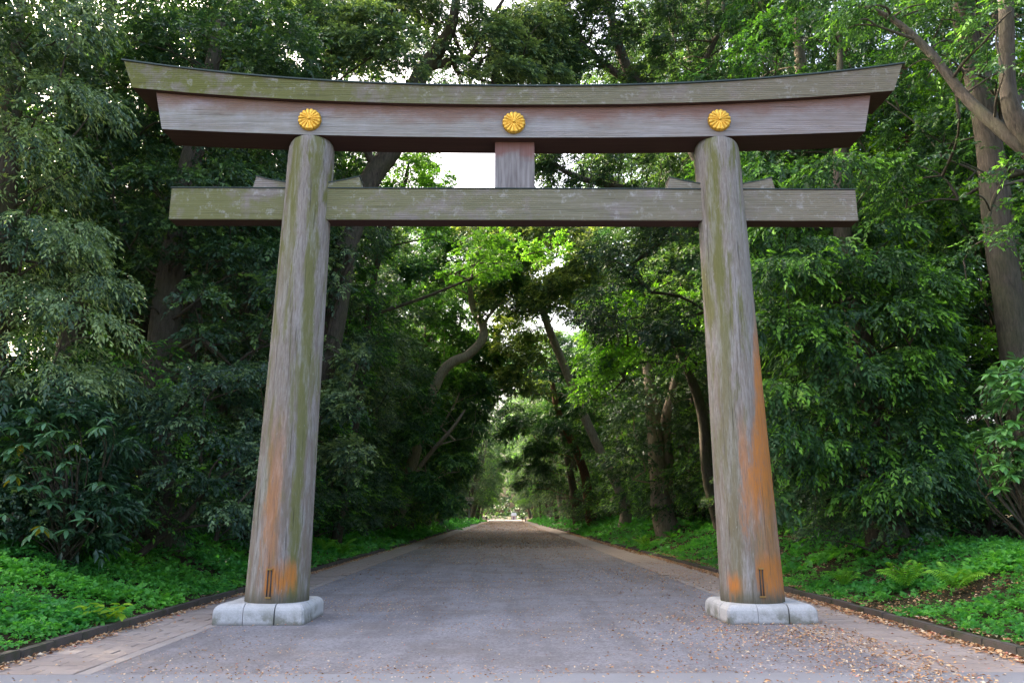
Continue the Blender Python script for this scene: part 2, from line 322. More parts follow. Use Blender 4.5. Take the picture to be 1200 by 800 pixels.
def sheet(name, x0, x1, y0, y1, z, mat, nx=1, ny=1):
    xs, ys = np.linspace(x0, x1, nx + 1), np.linspace(y0, y1, ny + 1); X, Y = np.meshgrid(xs, ys)
    V = np.stack([X, Y, np.full_like(X, z)], -1).reshape(-1, 3); i, j = np.meshgrid(np.arange(nx), np.arange(ny)); q = (j * (nx + 1) + i).ravel()
    return tag(link(name, np_mesh(name, V, np.stack([q, q + 1, q + nx + 2, q + nx + 1], -1), mat)), kind='structure')
sheet('gravel_path', GL, GR, 10.52, 380, 0.0, M['gravel'], 8, 60)
sheet('entrance_paving', KL - .1, KR + .1, -60, 10.50, 0.006, M['strip'], 4, 8)
# paved side strips: single pavers nearby, patterned sheet further on
PAVE_END = 27.0
def beveled_box(name, lx, ly, h, mat, b=.008):
    bm = bmesh.new(); add_box(bm, -lx / 2, lx / 2, -ly / 2, ly / 2, -h, 0); 
    bmesh.ops.bevel(bm, geom=[e for e in bm.edges if all(v.co.z > -.001 for v in e.verts)], offset=b, segments=1, affect='EDGES')
    bmesh.ops.delete(bm, geom=[f for f in bm.faces if all(v.co.z < -h + .001 for v in f.verts)], context='FACES_ONLY')
    return bm_mesh(name, bm, mat)
rng = np.random.default_rng(5)
for side, (inner, outer) in (('left', (GL, KL)), ('right', (GR, KR))):
    sg = -1 if inner < 0 else 1
    bed = sheet('paved_strip_' + side, min(inner, outer), max(inner, outer), 10.52, PAVE_END, -.012, M['joint'], 1, 8)
    far = sheet('paved_strip_far_' + side, min(inner, outer), max(inner, outer), PAVE_END, 380, .004, M['far_paver'], 1, 40)
    bmsh = beveled_box('border_stone', .20, .585, .05, M['border'])
    nb = 0; y = 10.53
    while y < PAVE_END - .3:
        o = link('border_stone', bmsh, bed, (inner + sg * .105, y + .30, .006 + rng.normal(0, .0015))); o.rotation_euler = (rng.normal(0, .003), rng.normal(0, .004), rng.normal(0, .004)); y += .60
    full = abs(outer - inner) - .22; pw = full / 2.5
    pm = {w_: beveled_box('paver', pw * w_ - .016, .284, .05, M['paver']) for w_ in (1.0, .5)}
    y = 10.53; r = 0
    while y < PAVE_END - .2:
        row = (1.0, 1.0, .5) if r % 2 == 0 else (.5, 1.0, 1.0); xo = abs(inner) + .22
        for w_ in row:
            o = link('paver', pm[w_], bed, (sg * (xo + pw * w_ / 2), y + .15, .004 + rng.normal(0, .0025))); o.rotation_euler = (rng.normal(0, .006), rng.normal(0, .006), rng.normal(0, .006)); xo += pw * w_
        y += .30; r += 1
    # kerb: one stone after another, then one long run
    kx = outer + sg * .09
    kerb = tag(link('kerb_' + side, np_mesh('kerb', *(lambda b: (b[0], b[1]))((np.array([(kx - .08, 40, -.05), (kx + .08, 40, -.05), (kx + .08, 380, -.05), (kx - .08, 380, -.05), (kx - .08, 40, .125), (kx + .08, 40, .125), (kx + .08, 380, .125), (kx - .08, 380, .125)]), np.array([(0, 3, 2, 1), (4, 5, 6, 7), (0, 1, 5, 4), (1, 2, 6, 5), (2, 3, 7, 6), (3, 0, 4, 7)]))), M['kerb'])), kind='structure')
    ks = bmesh.new(); add_box(ks, -.08, .08, -.395, .395, -.2, 0); bevel(ks, .015, 2); ksm = bm_mesh('kerb_stone', ks, M['kerb'])
    y = 6.0
    while y < 39.5:
        o = link('kerb_stone', ksm, kerb, (kx + rng.normal(0, .006), y + .4, .128 + rng.normal(0, .006))); o.rotation_euler = (rng.normal(0, .006), rng.normal(0, .015), rng.normal(0, .008)); y += .80

# ------------------------------------------------------------------ the gateway
TY = 15.7
torii = tag(empty('torii_gate', (0, TY, 0)), 'huge weathered wooden shrine gateway with gold crests spanning the gravel road', 'gateway')
def pillar(sx, mat, z0):
    zs = np.concatenate([[z0 - .02], np.linspace(z0, 9.55, 40), [9.68, 9.77, 9.82, 9.835]])
    n = 56; V = []
    for z in zs:
        t = (z - .38) / 9.4; r = .595 - .115 * t - .012 * math.sin(math.pi * min(1, max(0, t)))
        if z > 9.55: u = (z - 9.55) / .285; r -= .10 * (1 - math.sqrt(max(0, 1 - u * u * .98)))
        cx = sx * (4.56 - .17 * t) - sx * 4.56
        for k in range(n):
            th = 2 * math.pi * k / n
            rr = r + .004 * math.sin(5 * th + z * .3) + .003 * math.sin(13 * th + z * .7)
            V.append((cx + rr * math.cos(th), rr * math.sin(th), z))
    V = np.array(V); m = len(zs); F = []
    for a_ in range(m - 1):
        k = np.arange(n); F.append(np.stack([a_ * n + k, a_ * n + (k + 1) % n, (a_ + 1) * n + (k + 1) % n, (a_ + 1) * n + k], -1))
    c0 = len(V); V = np.vstack([V, [(V[-n:, 0].mean(), 0, 9.835)]]); k = np.arange(n)
    F.append(np.stack([(m - 1) * n + k, (m - 1) * n + (k + 1) % n, np.full(n, c0), np.full(n, c0)], -1))
    F = np.vstack(F); me = bpy.data.meshes.new('pillar'); me.from_pydata(V.tolist(), [], [list(dict.fromkeys(f)) for f in F.tolist()]); me.materials.append(mat)
    me.polygons.foreach_set('use_smooth', np.ones(len(me.polygons), bool)); me.update()
    o = link('pillar', me, torii, (sx * 4.56, 0, 0)); return o
PZ = {-1: .36, 1: .34}
for sx, mt in ((-1, M['pillar_l']), (1, M['pillar_r'])):
    p = pillar(sx, mt, PZ[sx])
    p['label'] = 'weathered pillar with orange streaks near its foot' if sx < 0 else 'weathered pillar with a long bright orange bare patch'
    # two slim brass-ended rods let into the face near the foot
    aa = .0 if sx < 0 else .02
    for d in (-.055, .055) if sx < 0 else (-.045, .045):
        th = aa + d; bm = bmesh.new()
        r = .592
        bmesh.ops.create_cone(bm, cap_ends=True, segments=8, radius1=.012, radius2=.012, depth=.48)
        o = link('rod', bm_mesh('rod', bm, M['joint'], True), p, (r * math.sin(th), -r * math.cos(th), .72)); o.rotation_euler = (rad(-.7), 0, 0)
    for zz in (.47, .97):
        bm = bmesh.new(); add_box(bm, -.055, .055, -.02, .02, -.014, .014); bevel(bm, .006, 2)
        o = link('bracket', bm_mesh('bracket', bm, M['brass']), p, (.598 * math.sin(aa), -.598 * math.cos(aa), zz)); o.rotation_euler = (0, 0, aa)
# stone plinths, each of eight dressed blocks round the pillar foot
def plinth(sx):
    base = link('plinth', bpy.data.meshes.new('plinth_core'), torii, (sx * 4.69, .10, 0))
    bm = bmesh.new(); add_box(bm, -.76, .76, -.76, .76, -.05, .26); tmp = bm_mesh('plinth_core', bm, M['joint']); base.data = tmp
    HW, H, B = .83, PZ[sx] + .005, .15
    cuts = (-HW, -.27, .30, HW)
    for a_ in range(3):
        for b_ in range(3):
            if a_ == 1 and b_ == 1: continue
            x0, x1, y0, y1 = cuts[a_] + (.009 if a_ else 0), cuts[a_ + 1] - (.009 if a_ < 2 else 0), cuts[b_] + (.009 if b_ else 0), cuts[b_ + 1] - (.009 if b_ < 2 else 0)
            bm = bmesh.new(); add_box(bm, -HW, HW, -HW, HW, -.06, H)
            ed = [e for e in bm.edges if all(v.co.z > 0 for v in e.verts)]; vd = [e for e in bm.edges if abs(e.verts[0].co.z - e.verts[1].co.z) > .1]
            bmesh.ops.bevel(bm, geom=vd, offset=.03, segments=2, affect='EDGES')
            ed = [e for e in bm.edges if all(v.co.z > H - .001 for v in e.verts) and len(e.link_faces) == 2 and any(abs(f.normal.z) < .5 for f in e.link_faces)]
            bmesh.ops.bevel(bm, geom=ed, offset=B, segments=5, profile=.5, affect='EDGES')
            for co, no in (((x0, 0, 0), (-1, 0, 0)), ((x1, 0, 0), (1, 0, 0)), ((0, y0, 0), (0, -1, 0)), ((0, y1, 0), (0, 1, 0))):
                if abs(co[0]) == HW or abs(co[1]) == HW: continue
                r = bmesh.ops.bisect_plane(bm, geom=bm.verts[:] + bm.edges[:] + bm.faces[:], plane_co=co, plane_no=no, clear_outer=True)
                es = [e for e in bm.edges if e.is_boundary]
                if es: bmesh.ops.holes_fill(bm, edges=es, sides=0)
            link('stone', bm_mesh('stone', bm, M['plinth']), base, (rng.normal(0, .003), rng.normal(0, .003), rng.normal(0, .003)))
for sx in (-1, 1): plinth(sx)
# the two curved upper beams
def curve_beam(name, mat, topf, botf, hw_top, hw_bot, yf_t, yf_b, yb_t, yb_b, n=64, attr=False, parent=torii):
    V, A = [], []; rows = 6
    for i_ in range(n + 1):
        s = -1 + 2 * i_ / n
        for r_ in range(rows + 1):                       # front face, bottom to top
            v = r_ / rows; hw = hw_bot + (hw_top - hw_bot) * v; x = s * hw
            V.append((x, yf_b + (yf_t - yf_b) * v, botf(x) + (topf(x) - botf(x)) * v))
        for r_ in range(rows, -1, -1):
            v = r_ / rows; hw = hw_bot + (hw_top - hw_bot) * v; x = s * hw
            V.append((x, yb_b + (yb_t - yb_b) * v, botf(x) + (topf(x) - botf(x)) * v))
    R = 2 * (rows + 1); F = []; sh = []
    for i_ in range(n):
        for k in range(R):
            F.append((i_ * R + k, (i_ + 1) * R + k, (i_ + 1) * R + (k + 1) % R, i_ * R + (k + 1) % R)); sh.append((k + .5) / rows if k < rows else 0)
    me = bpy.data.meshes.new(name); caps = [list(range(R)), list(range(n * R, n * R + R))[::-1]]
    me.from_pydata(V, [], F + caps); me.materials.append(mat); me.materials.append(M['under_shade_wood'] if mat is not M['copper'] else mat)
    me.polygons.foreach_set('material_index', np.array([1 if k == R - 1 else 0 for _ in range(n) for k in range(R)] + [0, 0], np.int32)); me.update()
    if attr:
        at_ = me.attributes.new('shelter', 'FLOAT', 'POINT'); vals = np.array([(k / rows if k <= rows else 0) for _ in range(n + 1) for k in range(R)], np.float32); at_.data.foreach_set('value', vals)
    bm = bmesh.new(); bm.from_mesh(me); bmesh.ops.recalc_face_normals(bm, faces=bm.faces[:]); bm.to_mesh(me); bm.free()
    return link(name, me, parent)
def sag(z0, z1, hw, p=2.3): return lambda x: z0 + (z1 - z0) * (abs(x) / hw) ** p
k_top, k_bot = sag(10.885, 11.46, 8.4), sag(10.50, 10.865, 8.2)
s_bot = sag(9.795, 9.965, 7.55)
kas = curve_beam('top_lintel', M['kasagi_wood'], k_top, k_bot, 8.39, 8.17, -.55, -.50, .55, .50)
kas['label'] = 'upswept top beam, mossy green with a thin dark metal cap'
cap = curve_beam('cap_sheet', M['copper'], lambda x: k_top(x) + .035, lambda x: k_top(x) + .004, 8.44, 8.43, -.585, -.585, .585, .585, parent=kas)
rid = curve_beam('cap_ridge', M['copper'], lambda x: k_top(x) + .20, lambda x: k_top(x) + .037, 8.30, 8.36, -.02, -.55, .02, .55, parent=kas)
for s_ in (-1, 1):   # end boards of the top beam, a little paler
    pass
shi = curve_beam('second_lintel', M['shimaki_wood'], lambda x: k_bot(x) - .004, s_bot, 7.71, 7.51, -.38, -.38, .38, .38, attr=True)
shi['label'] = 'reddish grey beam carrying three gold crests'
# tie beam through the pillars, its wedges and the strut above it
bm = bmesh.new(); add_box(bm, -7.26, 7.26, -.20, .20, 8.00, 8.70); bevel(bm, .012, 2); bm.normal_update()
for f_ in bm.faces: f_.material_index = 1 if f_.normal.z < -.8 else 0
nk = link('tie_beam', bm_mesh('tie_beam', bm, [M['nuki_wood'], M['under_shade_wood']]), torii)
bm = bmesh.new(); add_box(bm, -7.275, 7.275, -.215, .215, 8.703, 8.722); link('cap_sheet', bm_mesh('cap_sheet', bm, M['copper']), nk)
def prism(name, prof, y0, y1, mat, parent):
    bm = bmesh.new(); f_ = [bm.verts.new((x, y0, z)) for x, z in prof]; b_ = [bm.verts.new((x, y1, z)) for x, z in prof]; n_ = len(prof)
    bm.faces.new(f_); bm.faces.new(b_[::-1])
    for k in range(n_): bm.faces.new((f_[(k + 1) % n_], f_[k], b_[k], b_[(k + 1) % n_]))
    bmesh.ops.recalc_face_normals(bm, faces=bm.faces[:]); return link(name, bm_mesh(name, bm, mat), parent)
for sx in (-1, 1):
    for out in (-1, 1):                                 # wedge outside / inside the pillar
        xe = sx * 4.40 + sx * out * 1.10; xp = sx * 4.40 + sx * out * .30; d = sx * out
        w_ = prism('wedge', [(xe + d * .05, 8.722), (xe - d * .01, 8.975), (xe - d * .3, 8.895), (xp, 8.80), (xp, 8.722)], -.19, .19, M['nuki_wood'], torii)
        prism('cap_sheet', [(xe + d * .01, 8.978), (xe + d * .01, 8.998), (xe - d * .3, 8.916), (xp, 8.82), (xp, 8.802), (xe - d * .3, 8.897)], -.205, .205, M['copper'], w_)
bm = bmesh.new(); add_box(bm, -.425, .425, -.17, .17, 8.724, 9.80); bevel(bm, .012, 2); link('strut', bm_mesh('strut', bm, M['strut_wood']), torii)['label'] = 'short upright block between the tie beam and the beam above'
# gold crests: sixteen rounded petals round a boss
def crest_mesh():
    R_, P_ = .25, 16; nt_, nr = P_ * 10, 12; V, F = [], []
    for r_ in range(nr + 1):
        u = r_ / nr
        for k in range(nt_):
            th = 2 * math.pi * k / nt_; ph = (k % 10 + .5) / 10 * 2 - 1
            lobe = math.sqrt(max(0, 1 - ph * ph * .985)); rim = R_ * (.92 + .08 * lobe)
            rr = .03 + (rim - .03) * u
            h = .070 + .018 * (1 - u * u) + (.040 * lobe - .030) * min(1, .25 + u * 1.6) * (1 if u < .97 else .3)
            if r_ == nr: h = .02
            V.append((rr * math.sin(th), -h, rr * math.cos(th)))
    for k in range(nt_):
        th = 2 * math.pi * k / nt_; V.append((.243 * math.sin(th), .012, .243 * math.cos(th)))
    for r_ in range(nr + 1):
        for k in range(nt_): F.append((r_ * nt_ + k, r_ * nt_ + (k + 1) % nt_, (r_ + 1) * nt_ + (k + 1) % nt_, (r_ + 1) * nt_ + k))
    me = np_mesh('crest', V, F, M['gold'], smooth=True)
    bm = bmesh.new(); bm.from_mesh(me); bmesh.ops.recalc_face_normals(bm, faces=bm.faces[:]); bm.to_mesh(me); bm.free()
    return me
cm = crest_mesh()
bm = bmesh.new(); bmesh.ops.create_uvsphere(bm, u_segments=20, v_segments=10, radius=.036); boss = bm_mesh('boss', bm, M['gold'], True)
for x_, z_ in ((-4.37, 10.17), (-.02, 10.115), (4.38, 10.19)):
    o = link('crest', cm, torii, (x_, -.395, z_)); o['label'] = 'round gold sixteen-petalled flower crest'; link('boss', boss, o, (0, -.088, 0))

# ------------------------------------------------------------------ foliage tools
def sprigs(rng, P, D, L, K, ll, lw, fresh, droop=.25, fold=.18, spread=.9):
    """leafy twigs: P starts, D directions, L lengths, K leaves each -> V, F (tris), fresh, rnd"""
    n = len(P); D = unit(D); Z = np.array([0, 0, 1.0])
    S = np.cross(D, Z); bad = np.linalg.norm(S, axis=1) < .05; S[bad] = (1, 0, 0); S = unit(S); U = np.cross(S, D)
    tw = rng.uniform(-.7, .7, (n, 1)); S, U = S * np.cos(tw) + U * np.sin(tw), U * np.cos(tw) - S * np.sin(tw)
    t = (np.arange(K) + .6) / K; sgn = np.where(np.arange(K) % 2 == 0, 1.0, -1.0); sgn[-1] = .15
    t = np.clip(t[None] + rng.normal(0, .05, (n, K)), 0, 1.05)
    B = P[:, None] + D[:, None] * (L[:, None] * t)[..., None] - Z * (droop * L[:, None] * t ** 2)[..., None]
    ld = D[:, None] * (.55 + .5 * t)[..., None] + S[:, None] * (sgn * spread)[None, :, None] * (1.1 - .5 * t)[..., None] + rng.normal(0, .28, (n, K, 3)) - Z * droop * .9
    ld = unit(ld); nr = unit(U[:, None] + rng.normal(0, .38, (n, K, 3))); ls = unit(np.cross(ld, nr)); nr = np.cross(ls, ld)
    l_ = (ll * rng.uniform(.7, 1.2, (n, K)))[..., None]; w_ = (lw / ll if np.isscalar(ll) else lw / ll[..., None]) * l_ * .5
    mid = B + ld * l_ * .45; tip = B + ld * l_ - Z * (.12 * l_)
    a_, b_ = mid + ls * w_ + nr * w_ * fold * 2, mid - ls * w_ + nr * w_ * fold * 2
    V = np.stack([B, a_, tip, b_], 2).reshape(-1, 3); q = np.arange(n * K) * 4
    F = np.stack([np.stack([q, q + 1, q + 2], -1), np.stack([q, q + 2, q + 3], -1)], 1).reshape(-1, 3)
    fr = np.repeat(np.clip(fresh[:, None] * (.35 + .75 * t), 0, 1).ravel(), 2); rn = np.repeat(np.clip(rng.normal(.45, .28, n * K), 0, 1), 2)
    return V, F, fr, rn
def clump_sprigs(rng, C, r, n_per, flat, axis, out_bias, up_bias, droop, fresh_p):
    """sprig starts and directions for leaf clumps with centres C and radii r around the trunk axis"""
    ns = np.maximum(6, (n_per * r * r)).astype(int); idx = np.repeat(np.arange(len(C)), ns); n = len(idx)
    o = C - axis; o[:, 2] *= .4; o = unit(o)
    v = unit(unit(rng.normal(0, 1, (n, 3))) + o[idx] * out_bias + np.array([0, 0, up_bias]))
    rr = r[idx] * rng.uniform(.25, 1.0, n) ** .45
    sq = np.stack([np.ones(n), np.ones(n), np.full(n, flat)], 1)
    P = C[idx] + v * rr[:, None] * sq
    D = unit(v * np.array([1, 1, .45]) + rng.normal(0, .35, (n, 3)) + o[idx] * .25 - np.array([0, 0, droop]))
    cf = rng.uniform(.4, 1.6, len(C))[idx]
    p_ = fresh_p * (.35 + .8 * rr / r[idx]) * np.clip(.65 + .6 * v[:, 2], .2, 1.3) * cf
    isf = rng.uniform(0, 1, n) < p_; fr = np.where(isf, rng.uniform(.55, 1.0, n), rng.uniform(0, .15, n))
    return P, D, fr
def tube(path, radii, sides=6, seed=0, sub=3, rough=.06):
    """tapered limb through the given points (smoothed), returns V, F quads"""
    P = np.asarray(path, float); R = np.asarray(radii, float); m = len(P); out, ro = [], []
    for i_ in range(m - 1):
        p0, p1, p2, p3 = P[max(i_ - 1, 0)], P[i_], P[i_ + 1], P[min(i_ + 2, m - 1)]
        for k in range(sub):
            t = k / sub; out.append(.5 * ((2 * p1) + (-p0 + p2) * t + (2 * p0 - 5 * p1 + 4 * p2 - p3) * t * t + (-p0 + 3 * p1 - 3 * p2 + p3) * t ** 3)); ro.append(R[i_] * (1 - t) + R[i_ + 1] * t)
    out.append(P[-1]); ro.append(R[-1]); P, R = np.array(out), np.array(ro)
    T = unit(np.gradient(P, axis=0)); ref = np.array([1, 0, 0.]) if abs(T[0, 0]) < .8 else np.array([0, 1., 0])
    A = unit(np.cross(T, ref)); Bv = np.cross(T, A); th = np.arange(sides) / sides * 2 * np.pi
    rg = np.random.default_rng(seed + 99); k1 = rg.uniform(0, 6, 4)
    rr = R[:, None] * (1 + rough * np.sin(3 * th[None] + k1[0] + .5 * np.arange(len(P))[:, None]) + rough * .7 * np.sin(5 * th[None] + k1[1] + .3 * np.arange(len(P))[:, None]))
    V = (P[:, None] + rr[..., None] * (np.cos(th)[None, :, None] * A[:, None] + np.sin(th)[None, :, None] * Bv[:, None])).reshape(-1, 3)
    k = np.arange(sides); F = np.vstack([np.stack([i_ * sides + k, i_ * sides + (k + 1) % sides, (i_ + 1) * sides + (k + 1) % sides, (i_ + 1) * sides + k], -1) for i_ in range(len(P) - 1)])
    return V, F
def join(parts):
    Vs, Fs, o = [], [], 0
    for V, F in parts: Vs.append(V); Fs.append(F + o); o += len(V)
    return np.vstack(Vs), np.vstack(Fs)
def limbs_to(rng, path, radii, C, r):
    """branches from the trunk path to every leaf clump, joined into bigger limbs where they can be"""
    P = np.asarray(path, float); R = np.asarray(radii, float)
    nodes = []; rads = []
    for i_ in range(len(P) - 1):
        for t in (0, .33, .66): nodes.append(P[i_] * (1 - t) + P[i_ + 1] * t); rads.append(R[i_] * (1 - t) + R[i_ + 1] * t)
    nodes.append(P[-1]); rads.append(R[-1]); N0 = len(nodes); par = [-1] * N0; paths = {}
    dist = np.min(np.linalg.norm(C[:, None] - np.array(nodes)[None], axis=2), axis=1)
    for ci in np.argsort(dist):
        c = C[ci] - np.array([0, 0, .25 * r[ci]]); nn = np.array(nodes); d = c - nn; hd = np.linalg.norm(d[:, :2], axis=1)
        cost = np.linalg.norm(d, axis=1) + 2.0 * np.maximum(0, nn[:, 2] - c[2] + .25 * hd) + np.where(np.arange(len(nn)) < N0, 0, .4)
        b = int(np.argmin(cost)); md = nn[b] * .5 + c * .5 + rng.normal(0, .12, 3) * np.linalg.norm(d[b]) * .5 + np.array([0, 0, .08 * hd[b]])
        nodes += [md, c]; par += [b, len(nodes) - 2]; rads += [0.02, 0.02]; paths[len(nodes) - 1] = (b, md, c)
    acc = np.zeros(len(nodes)); 
    for i_ in range(len(nodes) - 1, N0 - 1, -1):
        if acc[i_] == 0: acc[i_] = .022 ** 2.1
        if par[i_] >= N0: acc[par[i_]] += acc[i_] * 1.05
    rr = acc ** (1 / 2.1); out = []
    for k, (b, md, c) in paths.items():
        r0 = min(rr[k - 1] * 1.25, rads[b] * .8 if b < N0 else rr[b] * 1.1); out.append(tube([nodes[b], md, c], [r0, rr[k] * 1.1, rr[k] * .55], 5, k, 3, .04))
    return out
def envelope(rng, n, H, z0, R, rmin, rmax, prof, shell=.45, lean=(0, 0)):
    C, r = [], []; tries = 0
    while len(C) < n and tries < n * 400:
        tries += 1; u = rng.uniform(0, 1); z = z0 + (H - z0) * u; Rz = R * prof(u); q_ = math.sqrt(rng.uniform(shell ** 2, 1)); th = rng.uniform(0, 2 * math.pi)
        rad_ = rng.uniform(rmin, rmax) * (.75 + .25 * (1 - u)); c = np.array([q_ * Rz * math.cos(th) + lean[0] * u, q_ * Rz * math.sin(th) + lean[1] * u, z])
        if all(np.linalg.norm(c - c2) > .72 * (rad_ + r2) * .8 for c2, r2 in zip(C, r)): C.append(c); r.append(rad_)
    return np.array(C), np.array(r)
def crown_mesh(name, rng, C, r, mat, n_per=34, K=9, ll=.155, lw=.08, L=.42, flat=.5, droop=.3, out=.7, up=.5, fresh=.4, axis=None):
    axis = np.array([0, 0, 0.]) if axis is None else axis
    ax = np.stack([np.full(len(C), axis[0]), np.full(len(C), axis[1]), C[:, 2] - .3], 1)
    P, D, fr = clump_sprigs(rng, C, r, n_per, flat, ax, out, up, droop, fresh)
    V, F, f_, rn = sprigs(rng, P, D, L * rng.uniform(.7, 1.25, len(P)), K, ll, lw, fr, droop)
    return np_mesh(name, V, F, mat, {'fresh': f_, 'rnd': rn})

# ------------------------------------------------------------------ tree kinds
KINDS = {}
def tree_kind(key, seed, H, z0, R, n, rmin, rmax, leafm, barkm, tr=.42, prof=None, bend=.6, **kw):
    rng = np.random.default_rng(seed)
    prof = prof or (lambda u: max(.25, math.sin(math.pi * (.12 + .80 * u)) ** .7))
    C, r = envelope(rng, n, H, z0, R, rmin, rmax, prof)
    k = 7; zz = np.linspace(-.4, H * .92, k); path = np.stack([np.cumsum(rng.normal(0, bend / k, k)) * 1.3, np.cumsum(rng.normal(0, bend / k, k)) * 1.3, zz], 1); path[0, :2] = path[1, :2] = 0
    rd = tr * np.array([1.5, .98, .85, .72, .55, .35, .10])
    V, F = join([tube(path, rd, 12, seed, 5)] + limbs_to(rng, path, rd, C, r))
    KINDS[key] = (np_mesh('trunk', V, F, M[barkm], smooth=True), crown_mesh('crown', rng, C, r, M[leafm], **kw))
dome = lambda u: max(.3, math.sqrt(max(0, 1 - (u * 1.02) ** 2.4)))
tree_kind('oak_a', 11, 21, 3.2, 5.0, 105, 1.0, 1.75, 'dark_leaf', 'bark', .45, n_per=46, fresh=.42)
tree_kind('oak_b', 12, 24, 4.5, 5.4, 105, 1.0, 1.8, 'tip_leaf', 'bark', .5, n_per=44, fresh=.36)
tree_kind('olive', 13, 20, 3.0, 4.8, 100, .9, 1.7, 'olive_leaf', 'pale_bark', .4, n_per=46, fresh=.46, ll=.14, lw=.065)
tree_kind('tall', 14, 27, 8.5, 5.2, 95, 1.0, 1.8, 'dark_leaf', 'pale_bark', .48, n_per=44, fresh=.34, flat=.5)
tree_kind('maple', 15, 17, 5, 4.6, 75, .8, 1.5, 'maple_leaf', 'bark', .28, n_per=46, ll=.13, lw=.09, flat=.32, droop=.12, fresh=.5, prof=dome)
tree_kind('shrub_a', 21, 3.4, .35, 1.7, 34, .5, .85, 'dark_leaf', 'bark', .07, prof=dome, n_per=80, ll=.11, lw=.055, L=.3, fresh=.35)
tree_kind('shrub_b', 22, 4.6, .4, 2.0, 42, .55, .95, 'tip_leaf', 'bark', .08, prof=dome, n_per=70, ll=.12, lw=.06, L=.34, fresh=.40)
tree_kind('shrub_c', 23, 2.2, .25, 1.5, 26, .4, .75, 'olive_leaf', 'bark', .05, prof=dome, n_per=80, ll=.10, lw=.05, L=.28, fresh=.4)
def place(kind, name, x, y, s, rz, color, label, cat, group, sz=None, lean=(0, 0), z=None):
    o = empty(name, (x, y, float(gz(x, y)) - .03 if z is None else z), rz); o.scale = (s, s, sz or s); o.rotation_mode = 'ZYX'; o.rotation_euler = (lean[0], lean[1], rz)
    for n_, me in zip(('trunk', 'crown'), KINDS[kind]):
        c = link(n_, me, o); c.color = (*color, 1) if n_ == 'crown' else (1, 1, 1, 1)
    return tag(o, label, cat, group)

LOOK = {'oak_a': 'dark evergreen tree', 'oak_b': 'tall evergreen tree with fresh tips', 'olive': 'dusty grey-green tree', 'tall': 'tall bare-stemmed evergreen', 'maple': 'light green maple',
        'shrub_a': 'dark leafy shrub', 'shrub_b': 'tall fresh-tipped shrub', 'shrub_c': 'low grey-green shrub'}
R_ = random.Random(77)
def tint(v=.16): 
    b = 1 + R_.uniform(-v, v); return (b * (1 + R_.uniform(-.12, .12)), b, b * (1 + R_.uniform(-.10, .18)))
# front rows lining the road, second and third rows deeper in
rows = {}
def row(side, sname, x0, y0, y1, step, kinds, smin, smax, rowname, jit=.8):
    y = y0; k = 0
    while y < y1:
        kd = kinds[k % len(kinds)]; far = min(1, max(0, (y - 40) / 30)) if rowname == 'front row' else 0; far = 0 if side < 0 and y < 66 else far; far = -.3 if side < 0 and 104 < y < 174 and rowname == 'front row' else far; far = -1.1 if side > 0 and y < 94 and rowname == 'front row' else far; x = side * (x0 - 2.0 * far + R_.uniform(-jit, jit))
        place(kd, 'avenue_tree', x, y + R_.uniform(-.7, .7), R_.uniform(smin, smax) * (1 + .12 * max(0, far)), R_.uniform(0, 6.28), tint(), '%s, %s in the %s %s beyond the gateway' % (LOOK[kd], ORD[k], sname, rowname), 'tree', 'trees lining the avenue', lean=(0, -side * max(0, far) * (R_.uniform(.06, .15) if y < 100 else R_.uniform(.14, .26))))
        k += 1; y += step * (1 + max(0, y - 60) / 240) * R_.uniform(.85, 1.15)
row(-1, 'left', 11.4, 28.5, 300, 5.6, ['oak_a', 'olive', 'oak_b', 'oak_a', 'olive', 'oak_a', 'tall', 'maple', 'oak_b'], .88, 1.08, 'front row')
row(1, 'right', 11.6, 29.5, 300, 5.6, ['oak_b', 'oak_a', 'tall', 'oak_b', 'oak_a', 'oak_a', 'olive', 'maple', 'tall'], .88, 1.08, 'front row')
row(-1, 'left', 16.5, 19.5, 330, 6.5, ['oak_a', 'tall', 'oak_b', 'oak_a', 'olive'], .95, 1.15, 'second row', 1.2)
row(1, 'right', 16.8, 24.0, 300, 6.5, ['tall', 'oak_a', 'maple', 'oak_b', 'tall'], .95, 1.15, 'second row', 1.2)
row(-1, 'left', 23, 24, 300, 9, ['tall', 'oak_a', 'oak_b'], 1.0, 1.2, 'third row', 1.6)
row(1, 'right', 23.5, 26, 110, 9, ['maple', 'tall', 'oak_b'], 1.0, 1.2, 'third row', 1.6)
def shrubs(side, sname, y0, y1):
    y = y0; k = 0
    while y < y1:
        kd = ['shrub_a', 'shrub_b', 'shrub_c', 'shrub_a', 'shrub_b'][R_.randrange(5)]; x = side * (R_.uniform(10.4, 11.6) if y < 24 else R_.uniform(11.4, 12.8) if side > 0 and y < 80 else R_.uniform(9.5, 10.8) if y < 100 else R_.uniform(10.2, 11.2))
        place(kd, 'shrub', x, y, R_.uniform(.95, 1.45), R_.uniform(0, 6.28), tint(), '%s, %s from the gateway along the %s bank' % (LOOK[kd], ORD[k], sname), 'shrub', 'shrubs along the banks')
        k += 1; y += R_.uniform(1.6, 2.6) * (1 + y / 45)
shrubs(-1, 'left', 18.5, 260); shrubs(1, 'right', 22.0, 260)
def deep(side, sname):
    for k in range(16):
        kd = 'shrub_b' if k % 3 else 'shrub_a'
        place(kd, 'shrub', side * R_.uniform(14, 20), 20 + k * 2.6 + R_.uniform(-1, 1), R_.uniform(1.0, 1.5), R_.uniform(0, 6.28), tint(), '%s in the dim undergrowth, %s deep among the %s trees' % (LOOK[kd], ORD[k], sname), 'shrub', 'undergrowth shrubs')
deep(-1, 'left'); deep(1, 'right')
